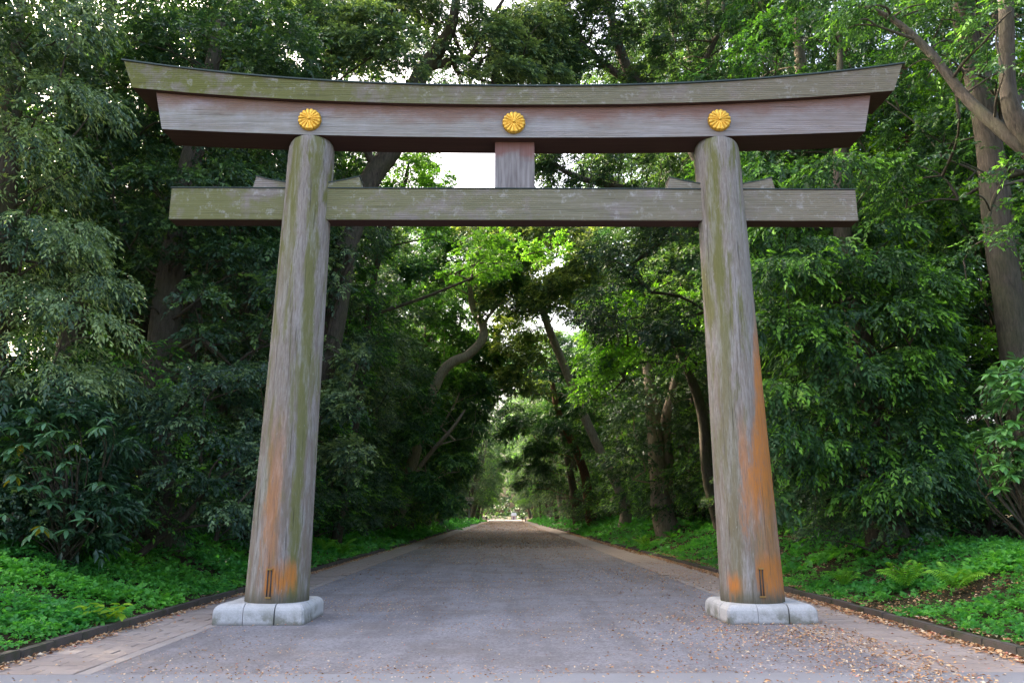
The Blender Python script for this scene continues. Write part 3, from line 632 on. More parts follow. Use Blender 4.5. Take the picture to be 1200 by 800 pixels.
for x_, y_, s_, lab in ((-11.2, 44, 1.32, 'towering dark tree behind the light maple, its crown above the left of the top beam'), (11.6, 41, 1.38, 'towering dark tree whose crown fills the sky right above the central crest'), (13.4, 52, 1.45, 'towering tree far behind the right crest, crown high over the road'), (15.2, 36, 1.3, 'towering tree behind the slender stems above the right pillar'), (-13.0, 34, 1.3, 'towering dark tree above the left crest, behind the great leaning tree'), (13.8, 47, 1.35, 'towering tree deep behind the right pillar, crown above the beam end')):
    place('tall', 'towering_tree', x_, y_, s_, R_.uniform(0, 6.28), tint(.1), lab, 'tree', 'towering trees')
for k, (x_, y_, s_) in enumerate(((17.2, 26.5, 1.05), (20.5, 31, 1.15), (15.8, 34.5, 1.0))):
    place('maple', 'bright_maple', x_, y_, s_, R_.uniform(0, 6.28), (1.35, 1.25, .8), 'sunlit yellow-green maple, %s nearest behind the grey trunk at the right edge' % ORD[k], 'tree', 'bright maples on the right')
# distant woods that close the view between the trunks
def woods(name, label, cx, cy, hx, hy, H, n, ll):
    rng = np.random.default_rng(int(abs(cx) * 7 + cy)); P = np.stack([rng.uniform(-hx, hx, n) + cx, rng.uniform(-hy, hy, n) + cy, rng.uniform(0, 1, n)], 1)
    top = H * (.82 + .18 * wob(P[:, 0] * .3, P[:, 1] * .3, 1.0, 3)); P[:, 2] = gz(P[:, 0], P[:, 1]) + P[:, 2] * top
    V, F, fr, rn = sprigs(rng, P, rng.normal(0, 1, (n, 3)) * np.array([1, 1, .5]), np.full(n, ll * 2.2), 7, ll, ll * .55, rng.uniform(0, .6, n), .3)
    o = link(name, np_mesh(name, V, F, M['dark_leaf'], {'fresh': fr, 'rnd': rn})); return tag(o, label, 'woods', kind='stuff')
woods('distant_woods', 'dark mass of distant woodland behind the left trees', -34, 75, 4, 60, 38, 4200, .95)
woods('distant_woods', 'dark mass of distant woodland behind the right trees', 35, 78, 4, 60, 33, 3600, .95)
woods('distant_woods', 'pale green woodland closing the far end of the avenue', 0, 372, 45, 8, 58, 3000, 1.4)

# ------------------------------------------------------------------ trees that stand out in the photograph
def hero(name, label, base, trunk, limbs, clumps, leafm, barkm, seed, color=(1, 1, 1), cat='tree', auto=None, **kw):
    """base (x, y); trunk [(point, radius)], limbs the same, clumps [(point, radius)] in world space"""
    rng = np.random.default_rng(seed); b = np.array([base[0], base[1], float(gz(base[0], base[1])) - .05])
    o = empty(name, tuple(b)); tag(o, label, cat)
    path = np.array([b - np.array([0, 0, .3])] + [p for p, _ in trunk]) - b; rd = [trunk[0][1] * 1.45] + [q_ for _, q_ in trunk]
    Vt, Ft = tube(path, rd, 14, seed, 6, .05); link('trunk', np_mesh('trunk', Vt, Ft, M[barkm], smooth=True), o)
    for li, lm in enumerate(limbs):
        Vl, Fl = tube(np.array([p for p, _ in lm]) - b, [q_ for _, q_ in lm], 9, seed + li, 6, .07); link('limb', np_mesh('limb', Vl, Fl, M[barkm], smooth=True), o)
    C = np.array([p for p, _ in clumps]) - b; r = np.array([q_ for _, q_ in clumps])
    Pn, Rn = [path], [rd]
    best = path; Vb = limbs_to(rng, path, rd, C, r) if not limbs else limbs_to(rng, np.vstack([np.array([p for p, _ in lm]) - b for lm in limbs]), np.concatenate([[q_ for _, q_ in lm] for lm in limbs]), C, r)
    V, F = join(Vb); br = link('branches', np_mesh('branches', V, F, M[barkm], smooth=True), o); tag(br, kind='stuff')
    c = link('crown', crown_mesh('crown', rng, C, r, M[leafm], axis=path[len(path) // 2], **kw), o); c.color = (*color, 1)
    return o
def px_clumps(rng, boxes):
    """leaf clumps scattered through boxes (x0, x1, y0, y1 in the photo, nearest and farthest distance, count, radius)"""
    out = []
    for x0, x1, y0, y1, d0, d1, n, r in boxes:
        for _ in range(n): out.append((at(rng.uniform(x0, x1), rng.uniform(y0, y1), rng.uniform(d0, d1)), r * rng.uniform(.75, 1.2)))
    return out
rg = np.random.default_rng(3)
T = lambda *a_: [(at(x, y, d), r) for x, y, d, r in a_]
# right: broad evergreen whose fresh-tipped boughs hang almost to the bank
hero('evergreen_oak', 'broad dark evergreen with fresh bright tips hanging low behind the orange-patched pillar', (10.6, 22.5), T((1030, 560, 22.5, .45), (1015, 430, 22.5, .38), (990, 300, 23, .3), (985, 180, 23, .2), (985, 60, 23, .08)), [],
     px_clumps(rg, [(900, 1110, 430, 590, 19.5, 22.5, 34, .85), (880, 1090, 300, 440, 20, 24, 34, 1.0), (880, 1060, 180, 310, 20.5, 25, 22, 1.1)]), 'tip_leaf', 'bark', 31, n_per=80, fresh=.42, ll=.18, lw=.075, droop=.5, up=.35, L=.45, flat=.42)
# right: big grey trunk with light bark
hero('grey_barked_tree', 'big grey-barked trunk rising past the right end of the top beam', (13.6, 20.4), T((1188, 400, 20, .37), (1168, 260, 20, .34), (1160, 170, 20, .33), (1140, 70, 20, .31), (1122, -10, 20, .28), (1100, -90, 20, .2)),
     [T((1158, 170, 20, .2), (1190, 120, 20.5, .16), (1230, 70, 21, .08)), T((1140, 70, 20, .22), (1170, 20, 20.5, .16), (1200, -60, 21, .08))],
     px_clumps(rg, [(1060, 1230, -60, 60, 18.4, 22, 20, .9), (1100, 1230, 80, 150, 18.6, 19.8, 6, .5), (1175, 1240, 180, 340, 18.6, 21, 10, .6), (1060, 1150, 110, 260, 20.5, 23, 14, .8), (1120, 1200, 180, 330, 17.6, 18.8, 9, .45), (1095, 1180, 20, 110, 17.8, 19, 8, .5)]), 'tip_leaf', 'grey_bark', 32, n_per=44, fresh=.35, ll=.14, lw=.07)
hero('forked_tree', 'pale forked tree at the right edge with a long limb over the beam end', (13.2, 15.8), T((1270, 420, 15.8, .30), (1260, 260, 15.8, .28), (1206, 165, 15.8, .24), (1182, 110, 15.8, .17), (1179, 0, 15.8, .15), (1170, -80, 15.8, .1)),
     [T((1225, 195, 15.8, .17), (1184, 162, 16, .15), (1130, 112, 17, .125), (1088, 60, 17.6, .10), (1045, 22, 18.2, .075), (1000, 5, 18.6, .05))],
     px_clumps(rg, [(990, 1110, 0, 30, 17.6, 19, 11, .55), (1050, 1140, 20, 90, 17.6, 18.6, 6, .4), (1150, 1220, 0, 90, 15, 17, 7, .55), (1180, 1240, 190, 300, 15, 16.5, 7, .5)]), 'tip_leaf', 'grey_bark', 33, n_per=70, fresh=.3, ll=.13, lw=.055)
hero('red_pine', 'slim reddish pine trunk between the right pillar and the grey trunk', (16.6, 30), T((1102, 420, 30, .26), (1092, 310, 30, .24), (1080, 240, 30, .22), (1068, 185, 30, .2), (1060, 90, 30, .16), (1052, 0, 30, .1)), [],
     px_clumps(rg, [(1010, 1100, -40, 60, 28, 32, 10, 1.0)]), 'olive_leaf', 'red_bark', 34, n_per=30, fresh=.3)
# left: broad trunk glimpsed through the leaves, and the spreading grey-green boughs at the left edge
hero('broad_trunk_tree', 'thick brown trunk glimpsed among leaves left of the left pillar', (-10.4, 24), T((182, 470, 23.5, .5), (190, 405, 23.5, .46), (200, 330, 23.5, .42), (215, 230, 23.5, .36), (240, 120, 23.5, .28), (260, 20, 23.5, .15)), [],
     px_clumps(rg, [(130, 330, 0, 130, 21.5, 25.5, 30, 1.15), (110, 330, 130, 330, 22.0, 26.5, 40, 1.1), (130, 270, 200, 355, 21.0, 22.6, 24, .75), (215, 330, 330, 450, 20.6, 22.4, 14, .7)]), 'dark_leaf', 'grey_bark', 35, n_per=52, fresh=.40)
hero('ash_tree', 'grey-green tree with drooping feathery sprays at the left edge', (-12.2, 19), T((-20, 520, 19, .3), (0, 350, 19, .27), (10, 200, 19, .22), (20, 60, 19, .15), (30, -40, 19, .06)), [],
     px_clumps(rg, [(-30, 110, 10, 130, 17.6, 20, 18, .8), (-30, 95, 150, 300, 17.4, 19.6, 24, .75), (-30, 130, 330, 460, 17.4, 19.6, 26, .7)]), 'olive_leaf', 'bark', 36, (1.3, 1.35, 1.25), n_per=80, fresh=.75, ll=.15, lw=.05, droop=.55, flat=.5, L=.5)
hero('pale_tipped_shrub', 'tall grey-green shrub beneath the left end of the tie beam', (-9.9, 20.5), T((230, 590, 20.8, .07), (235, 530, 20.8, .05), (240, 470, 20.8, .03)), [],
     px_clumps(rg, [(125, 325, 440, 610, 19.2, 21.2, 40, .62)]), 'olive_leaf', 'bark', 37, (.8, .95, 1.0), 'shrub', n_per=130, fresh=.45, ll=.12, lw=.06, L=.34)
# behind the gateway: the great limb and the dark canopy over the road
hero('leaning_camphor', 'great tree whose dark limb leans right above the middle of the gateway', (-9.6, 30.5), T((380, 420, 30.5, .55), (405, 290, 30.5, .5), (432, 215, 30.5, .45), (462, 170, 30.5, .42), (490, 95, 30.5, .38), (518, 52, 30.5, .3), (532, 20, 30.5, .22), (540, -60, 30.5, .12)),
     [T((505, 78, 30.5, .2), (530, 72, 30.5, .17), (552, 66, 30.5, .14), (566, 40, 30.5, .11), (590, 0, 30.5, .07)), T((440, 200, 30.5, .18), (410, 130, 29.5, .14), (370, 70, 29, .1), (340, 20, 28.5, .06))],
     px_clumps(rg, [(260, 470, 0, 95, 27, 30, 32, 1.15), (330, 440, 90, 150, 27.5, 30, 8, .9), (345, 425, 270, 560, 28.4, 30, 26, .85), (430, 660, -70, 70, 28.5, 33, 40, 1.2), (530, 660, 10, 92, 29, 32, 22, .9), (400, 480, 40, 95, 28, 30, 7, .9), (550, 630, 58, 104, 29, 31, 10, .8)]), 'olive_leaf', 'bark', 38, (1.15, 1.2, 1.05), n_per=92, fresh=.6, ll=.17, lw=.08)
hero('dark_canopy_tree', 'dark tree whose fine-leaved canopy hangs over the right half of the top beam', (10.6, 33), T((868, 560, 33, .42), (858, 400, 33, .40), (840, 250, 33, .36), (800, 150, 33, .32), (735, 80, 33, .25), (700, -60, 33, .12)),
     [T((770, 120, 33, .2), (690, 60, 33, .15), (660, 10, 33, .1), (640, -60, 33, .06)), T((815, 180, 33, .2), (820, 90, 33, .15), (845, 30, 33, .1), (850, -50, 33, .06)), T((832, 230, 33, .2), (740, 222, 32.5, .16), (670, 205, 32, .12), (640, 180, 32, .07))],
     px_clumps(rg, [(600, 800, -60, 95, 30.5, 35, 82, 1.1), (780, 900, -60, 70, 31, 36, 20, 1.0), (640, 830, 178, 240, 31, 36, 22, .9), (632, 695, 172, 224, 31, 36, 10, .8), (690, 830, 270, 420, 30, 34, 26, 1.1)]), 'dark_leaf', 'bark', 39, (.75, .72, .75), n_per=72, fresh=.3, ll=.16, lw=.075)
hero('light_maple', 'bright light green maple crown seen between the beams left of the strut', (-8.6, 40), T((420, 470, 40, .2), (440, 320, 40, .16), (470, 230, 40, .13), (480, 190, 40, .06)), [],
     px_clumps(rg, [(400, 515, 185, 280, 37, 42, 34, 1.0), (520, 590, 268, 330, 40, 46, 16, .9), (610, 660, 268, 310, 44, 48, 8, .9)]), 'maple_leaf', 'bark', 40, n_per=46, ll=.16, lw=.10, flat=.34, droop=.12, fresh=.5)
hero('snaking_tree', 'tree with a thick snaking bough reaching over the left of the road', (-10.5, 62), T((468, 600, 62, .5), (484, 540, 62, .45), (502, 475, 62, .42), (517, 438, 62, .40), (531, 424, 62, .40), (547, 417, 62, .38), (565, 398, 62, .36), (566, 382, 62, .34), (555, 362, 62, .28), (552, 345, 62, .22), (548, 310, 62, .12)),
     [T((566, 384, 62, .18), (572, 372, 62, .14), (584, 358, 62, .10), (600, 348, 62, .06)), T((481, 561, 62, .2), (505, 530, 61.5, .17), (529, 503, 61, .14), (545, 480, 61, .07))],
     px_clumps(rg, [(470, 595, 262, 345, 58, 66, 36, 1.6), (440, 535, 455, 600, 56.5, 60.5, 26, 1.4), (450, 575, 440, 570, 64, 72, 26, 1.6), (485, 570, 325, 450, 67, 76, 30, 1.8)]), 'dark_leaf', 'light_bark', 41, (1.3, 1.5, 1.25), n_per=40, ll=.28, lw=.14, L=.6, fresh=.45)
hero('leaning_trunk_tree', 'pale slender trunk leaning left across the middle of the avenue', (9.6, 66), T((731, 588, 66, .42), (702, 525, 66, .38), (687, 493, 66, .37), (666, 440, 66, .36), (642, 382, 66, .33), (626, 330, 66, .2)), [],
     px_clumps(rg, [(575, 705, 252, 365, 60, 70, 66, 1.75), (560, 640, 330, 460, 69, 76, 24, 1.7), (600, 690, 295, 350, 70, 77, 10, 1.7), (555, 690, 246, 290, 55, 60, 14, 1.3)]), 'olive_leaf', 'light_bark', 42, (1.65, 1.5, .95), n_per=44, ll=.28, lw=.13, L=.6, fresh=.5)
hero('russet_trunk_tree', 'russet trunk bending left, beyond the leaning pale trunk', (9.8, 88), T((692, 604, 88, .62), (686, 560, 88, .5), (676, 530, 88, .45), (662, 500, 88, .42), (652, 475, 88, .35), (645, 430, 88, .2)), [],
     px_clumps(rg, [(603, 690, 400, 530, 84, 92, 44, 1.9), (600, 660, 520, 570, 86, 92, 10, 1.3)]), 'dark_leaf', 'red_bark', 43, (1.0, 1.15, 1.1), n_per=38, ll=.32, lw=.13, L=.7, fresh=.35)
hero('twin_trunk_tree', 'pale twin trunk standing on the grassy bank left of the orange-patched pillar', (9.6, 47), T((776, 600, 47, .62), (771, 560, 47, .5), (768, 520, 47, .45), (765, 485, 47, .42), (760, 440, 47, .3), (750, 380, 47, .15)),
     [T((781, 590, 47.2, .4), (782, 540, 47.4, .36), (780, 495, 47.4, .32), (790, 450, 47.4, .24), (800, 390, 47.4, .1))],
     px_clumps(rg, [(690, 830, 440, 490, 44, 50, 16, 1.3), (718, 760, 490, 575, 44.5, 47, 12, 1.0), (790, 830, 490, 580, 44, 48, 10, 1.1)]), 'dark_leaf', 'light_bark', 44, n_per=34, ll=.2, lw=.1, L=.55, fresh=.35, flat=.4)
hero('fresh_green_tree', 'vivid fresh green foliage bulging over the road right of centre', (10.5, 39), T((830, 560, 39, .3), (822, 480, 39, .26), (790, 400, 39, .2), (750, 340, 39, .1)), [],
     px_clumps(rg, [(686, 740, 350, 450, 37, 41, 22, 1.0), (680, 712, 440, 470, 37.5, 40, 5, .6), (720, 830, 330, 440, 36, 41, 24, 1.1)]), 'tip_leaf', 'bark', 45, (1.35, 1.3, .95), n_per=50, fresh=.95, ll=.18, lw=.09)
for k, (x, y0, y1, d, r) in enumerate([(838, 260, -60, 44, .2), (884, 240, -60, 46, .17), (918, 250, -50, 50, .2), (955, 260, -60, 47, .18), (808, 250, -60, 52, .22)]):
    b = at(x, 590, d)
    hero('slender_tree', 'slender bare-stemmed tree, %s from the left in the bright gap above the right pillar' % ORD[k], (b[0], b[1]), T((x + 5, 480, d, r * 1.2), (x + 2, y0, d, r), (x - 4, 120, d, r * .8), (x + 3, 20, d, r * .6), (x, y1, d, r * .3)),
         [T((x - 1, 150, d, r * .45), (x + 16, 80, d, r * .35), (x + 24, 0, d, r * .2)), T((x - 2, 130, d, r * .45), (x - 18, 60, d, r * .3), (x - 26, -20, d, r * .15))],
         px_clumps(rg, [(x - 30, x + 30, -40, 60, d - 1.5, d + 1.5, 9, .9), (x - 20, x + 20, 60, 250, d - 1, d + 1, 5, .7)]), 'dark_leaf', 'bark', 60 + k, n_per=24, ll=.18, lw=.08, fresh=.4)

# ------------------------------------------------------------------ broad-leaved shrubs near the edges: single leaves in whorls
def leaf_blade(name, L_, W_, mat):
    ts = np.linspace(0, 1, 6); V, F = [], []
    for t in ts:
        w_ = W_ / 2 * (math.sin(math.pi * t ** .85) ** .8 if 0 < t < 1 else .04); z = -.16 * L_ * t * t
        V += [(-w_, L_ * t, z + w_ * .35), (0, L_ * t, z), (w_, L_ * t, z + w_ * .35)]
    for k in range(5): F += [(k * 3, k * 3 + 1, k * 3 + 4, k * 3 + 3), (k * 3 + 1, k * 3 + 2, k * 3 + 5, k * 3 + 4)]
    return np_mesh(name, V, F, mat, {'fresh': np.full(10, .3), 'rnd': np.full(10, .5)}, smooth=True)
LEAF = {k: leaf_blade('leaf', .28, .10, M[k]) for k in ('broad_leaf', 'yellow_leaf')}
LEAF['right'] = leaf_blade('leaf', .20, .10, M['broad_leaf'])
def whorl_shrub(name, label, base, whorls, stems, mesh, color, seed, nl=7, yellow=()):
    rr = random.Random(seed); b = np.array([base[0], base[1], float(gz(*base)) - .03]); o = tag(empty(name, tuple(b)), label, 'shrub')
    parts = []
    for wi, c in enumerate(whorls):
        c = np.asarray(c) - b; st = np.array([rr.uniform(-.2, .2), rr.uniform(.8, 1.2), 0]); md = np.array([c[0] * .8, c[1] + .9, c[2] * .8]); parts.append(tube([st, md, c - np.array([0, 0, .03])], [.022, .014, .007], 5, wi, 4))
        for k in range(nl):
            th = 2 * math.pi * k / nl + rr.uniform(-.3, .3); yl = wi in yellow and k in (0, 1, 2)
            lf = link('leaf', LEAF['yellow_leaf'] if yl else mesh, o, c + np.array([0, 0, rr.uniform(-.02, .02)])); s_ = rr.uniform(.75, 1.12)
            lf.rotation_euler = (rr.uniform(-.75, .15) - (.5 if yl else 0), rr.uniform(-.35, .35), th); lf.scale = (s_, s_, s_); v = rr.uniform(.7, 1.3)
            lf.color = (color[0] * v, color[1] * v, color[2] * v, 1)
            if yl: lf.color = (1, 1, 1, 1); lf['label'] = 'yellowed drooping leaf'
    V, F = join(parts); tag(link('stems', np_mesh('stems', V, F, M['bark'], smooth=True), o), kind='stuff'); return o, b
rg = np.random.default_rng(8)
wl = [at(rg.uniform(-8, 128), 470 + 158 * rg.uniform(0, 1), rg.uniform(16.0, 16.9)) for _ in range(39)] + [at(18, 556, 16.1), at(48, 616, 16.1), at(25, 520, 16.2)]
o, b = whorl_shrub('rhododendron', 'large-leaved shrub with a few yellow leaves at the left edge of the bank', (-9.9, 17.0), wl, None, LEAF['broad_leaf'], (1.5, 1.45, 1.6), 5, 7, (39, 40, 41))
C = np.array([at(rg.uniform(-30, 130), rg.uniform(475, 640), rg.uniform(17.0, 18.3)) for _ in range(34)]) - b
c = link('inner_foliage', crown_mesh('inner_foliage', rg, C, np.full(34, .6), M['broad_leaf'], n_per=90, K=7, ll=.2, lw=.075, L=.25, fresh=.1), o); tag(c, kind='stuff'); c.color = (.75, .8, .8, 1)
wl = [at(rg.uniform(1158, 1225), rg.uniform(412, 470), rg.uniform(12.6, 13.6)) for _ in range(13)] + [at(rg.uniform(1150, 1225), rg.uniform(500, 575), rg.uniform(12.6, 13.6)) for _ in range(15)] + [at(rg.uniform(1185, 1235), rg.uniform(455, 520), rg.uniform(12.8, 13.8)) for _ in range(8)]
o, b = whorl_shrub('glossy_shrub', 'bright green glossy-leaved shrub leaning in at the right edge', (9.9, 13.6), wl, None, LEAF['right'], (1.9, 2.1, 1.3), 6, 8)
C = np.array([at(rg.uniform(1175, 1235), y_, rg.uniform(13.2, 14.2)) for y_ in list(rg.uniform(425, 480, 7)) + list(rg.uniform(505, 575, 9))]) - b
c = link('inner_foliage', crown_mesh('inner_foliage', rg, C, np.full(16, .34), M['broad_leaf'], n_per=110, K=7, ll=.16, lw=.08, L=.22, fresh=.3), o); tag(c, kind='stuff'); c.color = (1.5, 1.6, 1.1, 1)

# ------------------------------------------------------------------ ground cover, ferns, fallen leaves
def cover(side, sname):
    rng = np.random.default_rng(40 + side); Vs, Fs, fr_, rn_, o_ = [], [], [], [], 0
    for y0, y1, dens, ll, K in ((7.5, 14, 250, .075, 5), (14, 22, 185, .085, 5), (22, 42, 50, .13, 5), (42, 90, 12, .25, 5), (90, 260, 1.6, .5, 5)):
        wd = 6.4; n = int(dens * wd * (y1 - y0)); x = rng.uniform(0, 1, n) ** .9 * wd; y = rng.uniform(y0, y1, n)
        X_ = np.where(side > 0, KR + .26 + x, KL - .26 - x); den = (.9 if side < 0 else .68) + .5 * wob(X_, y, .8, 3 + side)
        if side > 0: den -= .55 * np.clip(wob(X_, y, .9, 9) - .25, 0, 1) * 2.0
        den -= np.clip((x - 4.3) / 1.6, 0, 1) * .7
        keep = rng.uniform(0, 1, n) < np.clip(den, .04, 1); X_, y, x = X_[keep], y[keep], x[keep]; n = len(X_)
        hgt = (.04 + .22 * np.clip(.45 + .7 * wob(X_, y, 1.6, 6) + .3 * wob(X_, y, 4.1, 3), 0, 1)) * (1.25 if side < 0 else .9) * np.clip(x / .25, .45, 1)
        P = np.stack([X_, y, gz(X_, y) + hgt * rng.uniform(.35, 1.0, n)], 1)
        D = unit(np.stack([rng.normal(0, .8, n) - side * .35, rng.normal(0, .8, n) - .25, rng.uniform(.0, .55, n)], 1))
        pf = np.clip(.35 + .7 * wob(X_, y, .7, 8) + .3 * wob(X_, y, 2.6, 5) + rng.normal(0, .22, n), 0, 1) * np.clip((95 - y) / 55, 0, 1)
        la = ll * np.clip(1.0 + .7 * wob(X_, y, 1.1, 12) + rng.normal(0, .22, n), .45, 1.9)[:, None]
        V, F, f_, r_ = sprigs(rng, P, D, la[:, 0] * 1.5, K, la, la[..., None] * .70, pf, .25, .14, 1.3)
        Vs.append(V); Fs.append(F + o_); o_ += len(V); fr_.append(f_); rn_.append(r_)
    o = link('ground_cover', np_mesh('ground_cover', np.vstack(Vs), np.vstack(Fs), M['cover_leaf'], {'fresh': np.concatenate(fr_), 'rnd': np.concatenate(rn_)}))
    tag(o, 'low leafy green ground cover on the %s bank' % sname, 'ground cover', kind='stuff')
cover(-1, 'left'); cover(1, 'right')
def frond_mesh():
    V, F = [], []; n = 15
    for k in range(n):
        t = (k + .5) / n; y = .62 * t; z = .30 * math.sin(math.pi * .62 * t) ; pl = .17 * math.sin(math.pi * (.12 + .86 * t)) ** .8 + .01
        for s_ in (-1, 1):
            i_ = len(V); V += [(0, y - .012, z), (s_ * pl * .5, y + .03 * .6 + .016, z - .01), (s_ * pl, y + .05, z - .035 - pl * .12), (s_ * pl * .5, y - .010, z - .012)]; F.append((i_, i_ + 1, i_ + 2, i_ + 3))
    return np_mesh('frond', V, F, M['fern_leaf'], {'fresh': np.random.default_rng(1).uniform(0, 1, len(F)), 'rnd': np.random.default_rng(2).uniform(0, 1, len(F))})
FR = frond_mesh()
for x, y, d, s_, lab in ((1062, 690, 17.4, 1.0, 'bright fern on the right bank nearest the orange-patched pillar'), (1124, 698, 15.9, .9, 'fern on the right bank, nearest the right edge'), (988, 668, 19.6, .75, 'small fern close behind the orange-patched pillar'), (400, 640, 36.5, 1.2, 'fern by the kerb just right of the left pillar'), (378, 634, 35, 1.1, 'dim fern deeper behind the left pillar'), (756, 614, 44, 1.3, 'pale fern clump on the right bank far beyond the gateway')):
    p = at(x, y, d); p[2] = float(gz(p[0], p[1])) + .15; o = tag(empty('fern', tuple(p)), lab, 'fern', 'ferns on the banks'); rr = random.Random(x)
    for k in range(9):
        f_ = link('frond', FR, o); f_.rotation_euler = (rr.uniform(-.05, .45), rr.uniform(-.2, .2), k * .698 + rr.uniform(-.25, .25)); q_ = s_ * rr.uniform(.75, 1.1); f_.scale = (q_, q_, q_); f_.color = (1.6, 1.5, 1.0, 1)
p = at(122, 716, 14.3); p[2] = float(gz(p[0], p[1])) + .12
o = tag(empty('young_plant', tuple(p)), 'small lime-yellow leafy plant at the left kerb', 'plant'); LL = leaf_blade('leaf', .20, .10, M['lime_leaf']); rr = random.Random(4)
for k in range(30):
    f_ = link('leaf', LL, o, (rr.uniform(-.32, .32), rr.uniform(-.15, .12), rr.uniform(.04, .24))); f_.rotation_euler = (rr.uniform(-.5, .4), rr.uniform(-.4, .4), rr.uniform(0, 6.28)); f_.color = (1, 1, 1, 1)
V, F = join([tube([(rr.uniform(-.2, .2) * .3, 0, -.15), (rr.uniform(-.2, .2), 0, .0), (rr.uniform(-.24, .24), 0, .1)], [.008, .006, .004], 5, k, 2) for k in range(6)]); tag(link('stems', np_mesh('stems', V, F, M['fern_leaf']), o), kind='stuff')
def litter(name, label, zones):
    rng = np.random.default_rng(len(zones) + 70); P, S, ti = [], [], []
    for x0, x1, y0, y1, dens, size, fn in zones:
        n = int(dens * (x1 - x0) * (y1 - y0)); x = rng.uniform(x0, x1, n); y = rng.uniform(y0, y1, n)
        if fn: k = rng.uniform(0, 1, n) < fn(x, y); x, y = x[k], y[k]
        g = gz(x, y); z = np.where(g < 0, .012, np.where((x > KR) & (x < KR + .19) | (x < KL) & (x > KL - .19), .135, g + .03)) + rng.uniform(0, .02, len(x)); P.append(np.stack([x, y, z], 1)); S.append(np.full(len(x), size) * rng.uniform(.6, 1.3, len(x))); ti.append(rng.normal(0, .32, len(x)))
    P, S = np.vstack(P), np.concatenate(S); n = len(P); th = rng.uniform(0, 6.28, n); d = np.stack([np.cos(th), np.sin(th), rng.normal(0, .22, n)], 1); s_ = np.stack([-np.sin(th), np.cos(th), rng.normal(0, .3, n)], 1) * rng.uniform(.35, .6, (n, 1))
    cu = np.array([0, 0, 1.0]) * (S * rng.uniform(.0, .25, n))[:, None]
    a0, a2 = P - d * S[:, None] * .5, P + d * S[:, None] * .5; a1, a3 = P + s_ * S[:, None] * .5 + cu, P - s_ * S[:, None] * .5 + cu
    V = np.stack([a0, a1, a2, a3], 1).reshape(-1, 3); V[:, 2] = np.maximum(V[:, 2], .010 + 0 * V[:, 2]); q = np.arange(n) * 4
    F = np.stack([np.stack([q, q + 1, q + 2], -1), np.stack([q, q + 2, q + 3], -1)], 1).reshape(-1, 3)
    tag(link(name, np_mesh(name, V, F, M['litter'], {'rnd': np.repeat(rng.uniform(0, 1, n), 2)})), label, 'fallen leaves', kind='stuff')
rside = lambda x, y: np.clip((x - 1.0) / 4.2, 0, 1) ** 1.6 * np.clip(.65 + .7 * wob(x, y, .9, 4) + .3 * wob(x, y, 2.7, 2), .06, 1) * np.clip((19 - y) / 5, .12, 1)
litter('fallen_leaves', 'scattered dry fallen leaves on the gravel and paving', [
    (GL, GR, 9.6, 24, 75, .036, lambda x, y: np.clip(.5 + .7 * wob(x, y, .5, 2), .12, 1)), (GL, GR, 24, 48, 34, .055, lambda x, y: np.clip(.5 + .6 * wob(x, y, .3, 5), .15, 1)), (GL, GR, 48, 110, 22, .095, lambda x, y: np.clip((118 - y) / 50, .3, 1)), (GL, GR, 100, 230, 4, .17, None),
    (1.0, GR + .7, 9.4, 30, 300, .056, rside), (GR, KR, 10, 34, 60, .055, lambda x, y: np.clip(.4 + .8 * wob(x, y, .9, 7), .06, 1)),
    (KR - .42, KR, 7, 40, 560, .085, lambda x, y: np.clip((x - (KR - .42)) / .3 + .25 * wob(x, y, 2, 1), 0, 1)), (KR - .5, KR, 40, 90, 90, .14, None),
    (KL, KL + .30, 7, 40, 420, .075, lambda x, y: np.clip((KL + .30 - x) / .26 + .2 * wob(x, y, 2, 1), 0, 1)), (KL + .26, GL, 10, 34, 8, .045, None), (KL, KL + .4, 40, 90, 40, .1, None),
    (-5, 5, 10.4, 10.95, 60, .045, None), (-5, 5, 9.2, 10.5, 30, .045, None)])
litter('fallen_leaves', 'brown fallen leaves lying in patches on the banks', [
    (KR + .02, KR + .5, 7, 40, 190, .075, None), (KR + .5, 13, 14, 30, 150, .06, lambda x, y: np.clip(wob(x, y, .9, 9) * 2.2 - .1, 0, 1)), (KR + .5, 14, 24, 60, 25, .09, None), (-14, KL - .3, 20, 60, 14, .09, None), (KL - .5, KL - .02, 7, 30, 25, .05, None)])

# ------------------------------------------------------------------ far down the road: lantern post, people, hut
lp = tag(empty('lamp_post', (-7.75, 168, .25)), 'tall roofed lantern on a post, far off on the left kerb', 'lamp post')
bm = bmesh.new(); add_box(bm, -.16, .16, -.16, .16, -.2, 3.4); bevel(bm, .03, 1); link('post', bm_mesh('post', bm, M['lamp_post']), lp)
bm = bmesh.new(); add_box(bm, -.3, .3, -.3, .3, 3.4, 3.95); bevel(bm, .03, 1); ln = link('lantern', bm_mesh('lantern', bm, M['lamp_dark']), lp)
prism('brace', [(-.5, 3.95), (-.42, 4.15), (0, 4.55), (.42, 4.15), (.5, 3.95), (.36, 3.95), (0, 4.3), (-.36, 3.95)], -.08, .08, M['white'], lp)
bm = bmesh.new(); add_box(bm, -.07, .07, .09, .2, 3.9, 6.6); link('mast', bm_mesh('mast', bm, M['lamp_dark']), lp)
prism('roof', [(-.98, 4.62), (-.86, 5.35), (.86, 5.35), (.98, 4.62)], -.45, .08, M['lamp_roof'], lp)
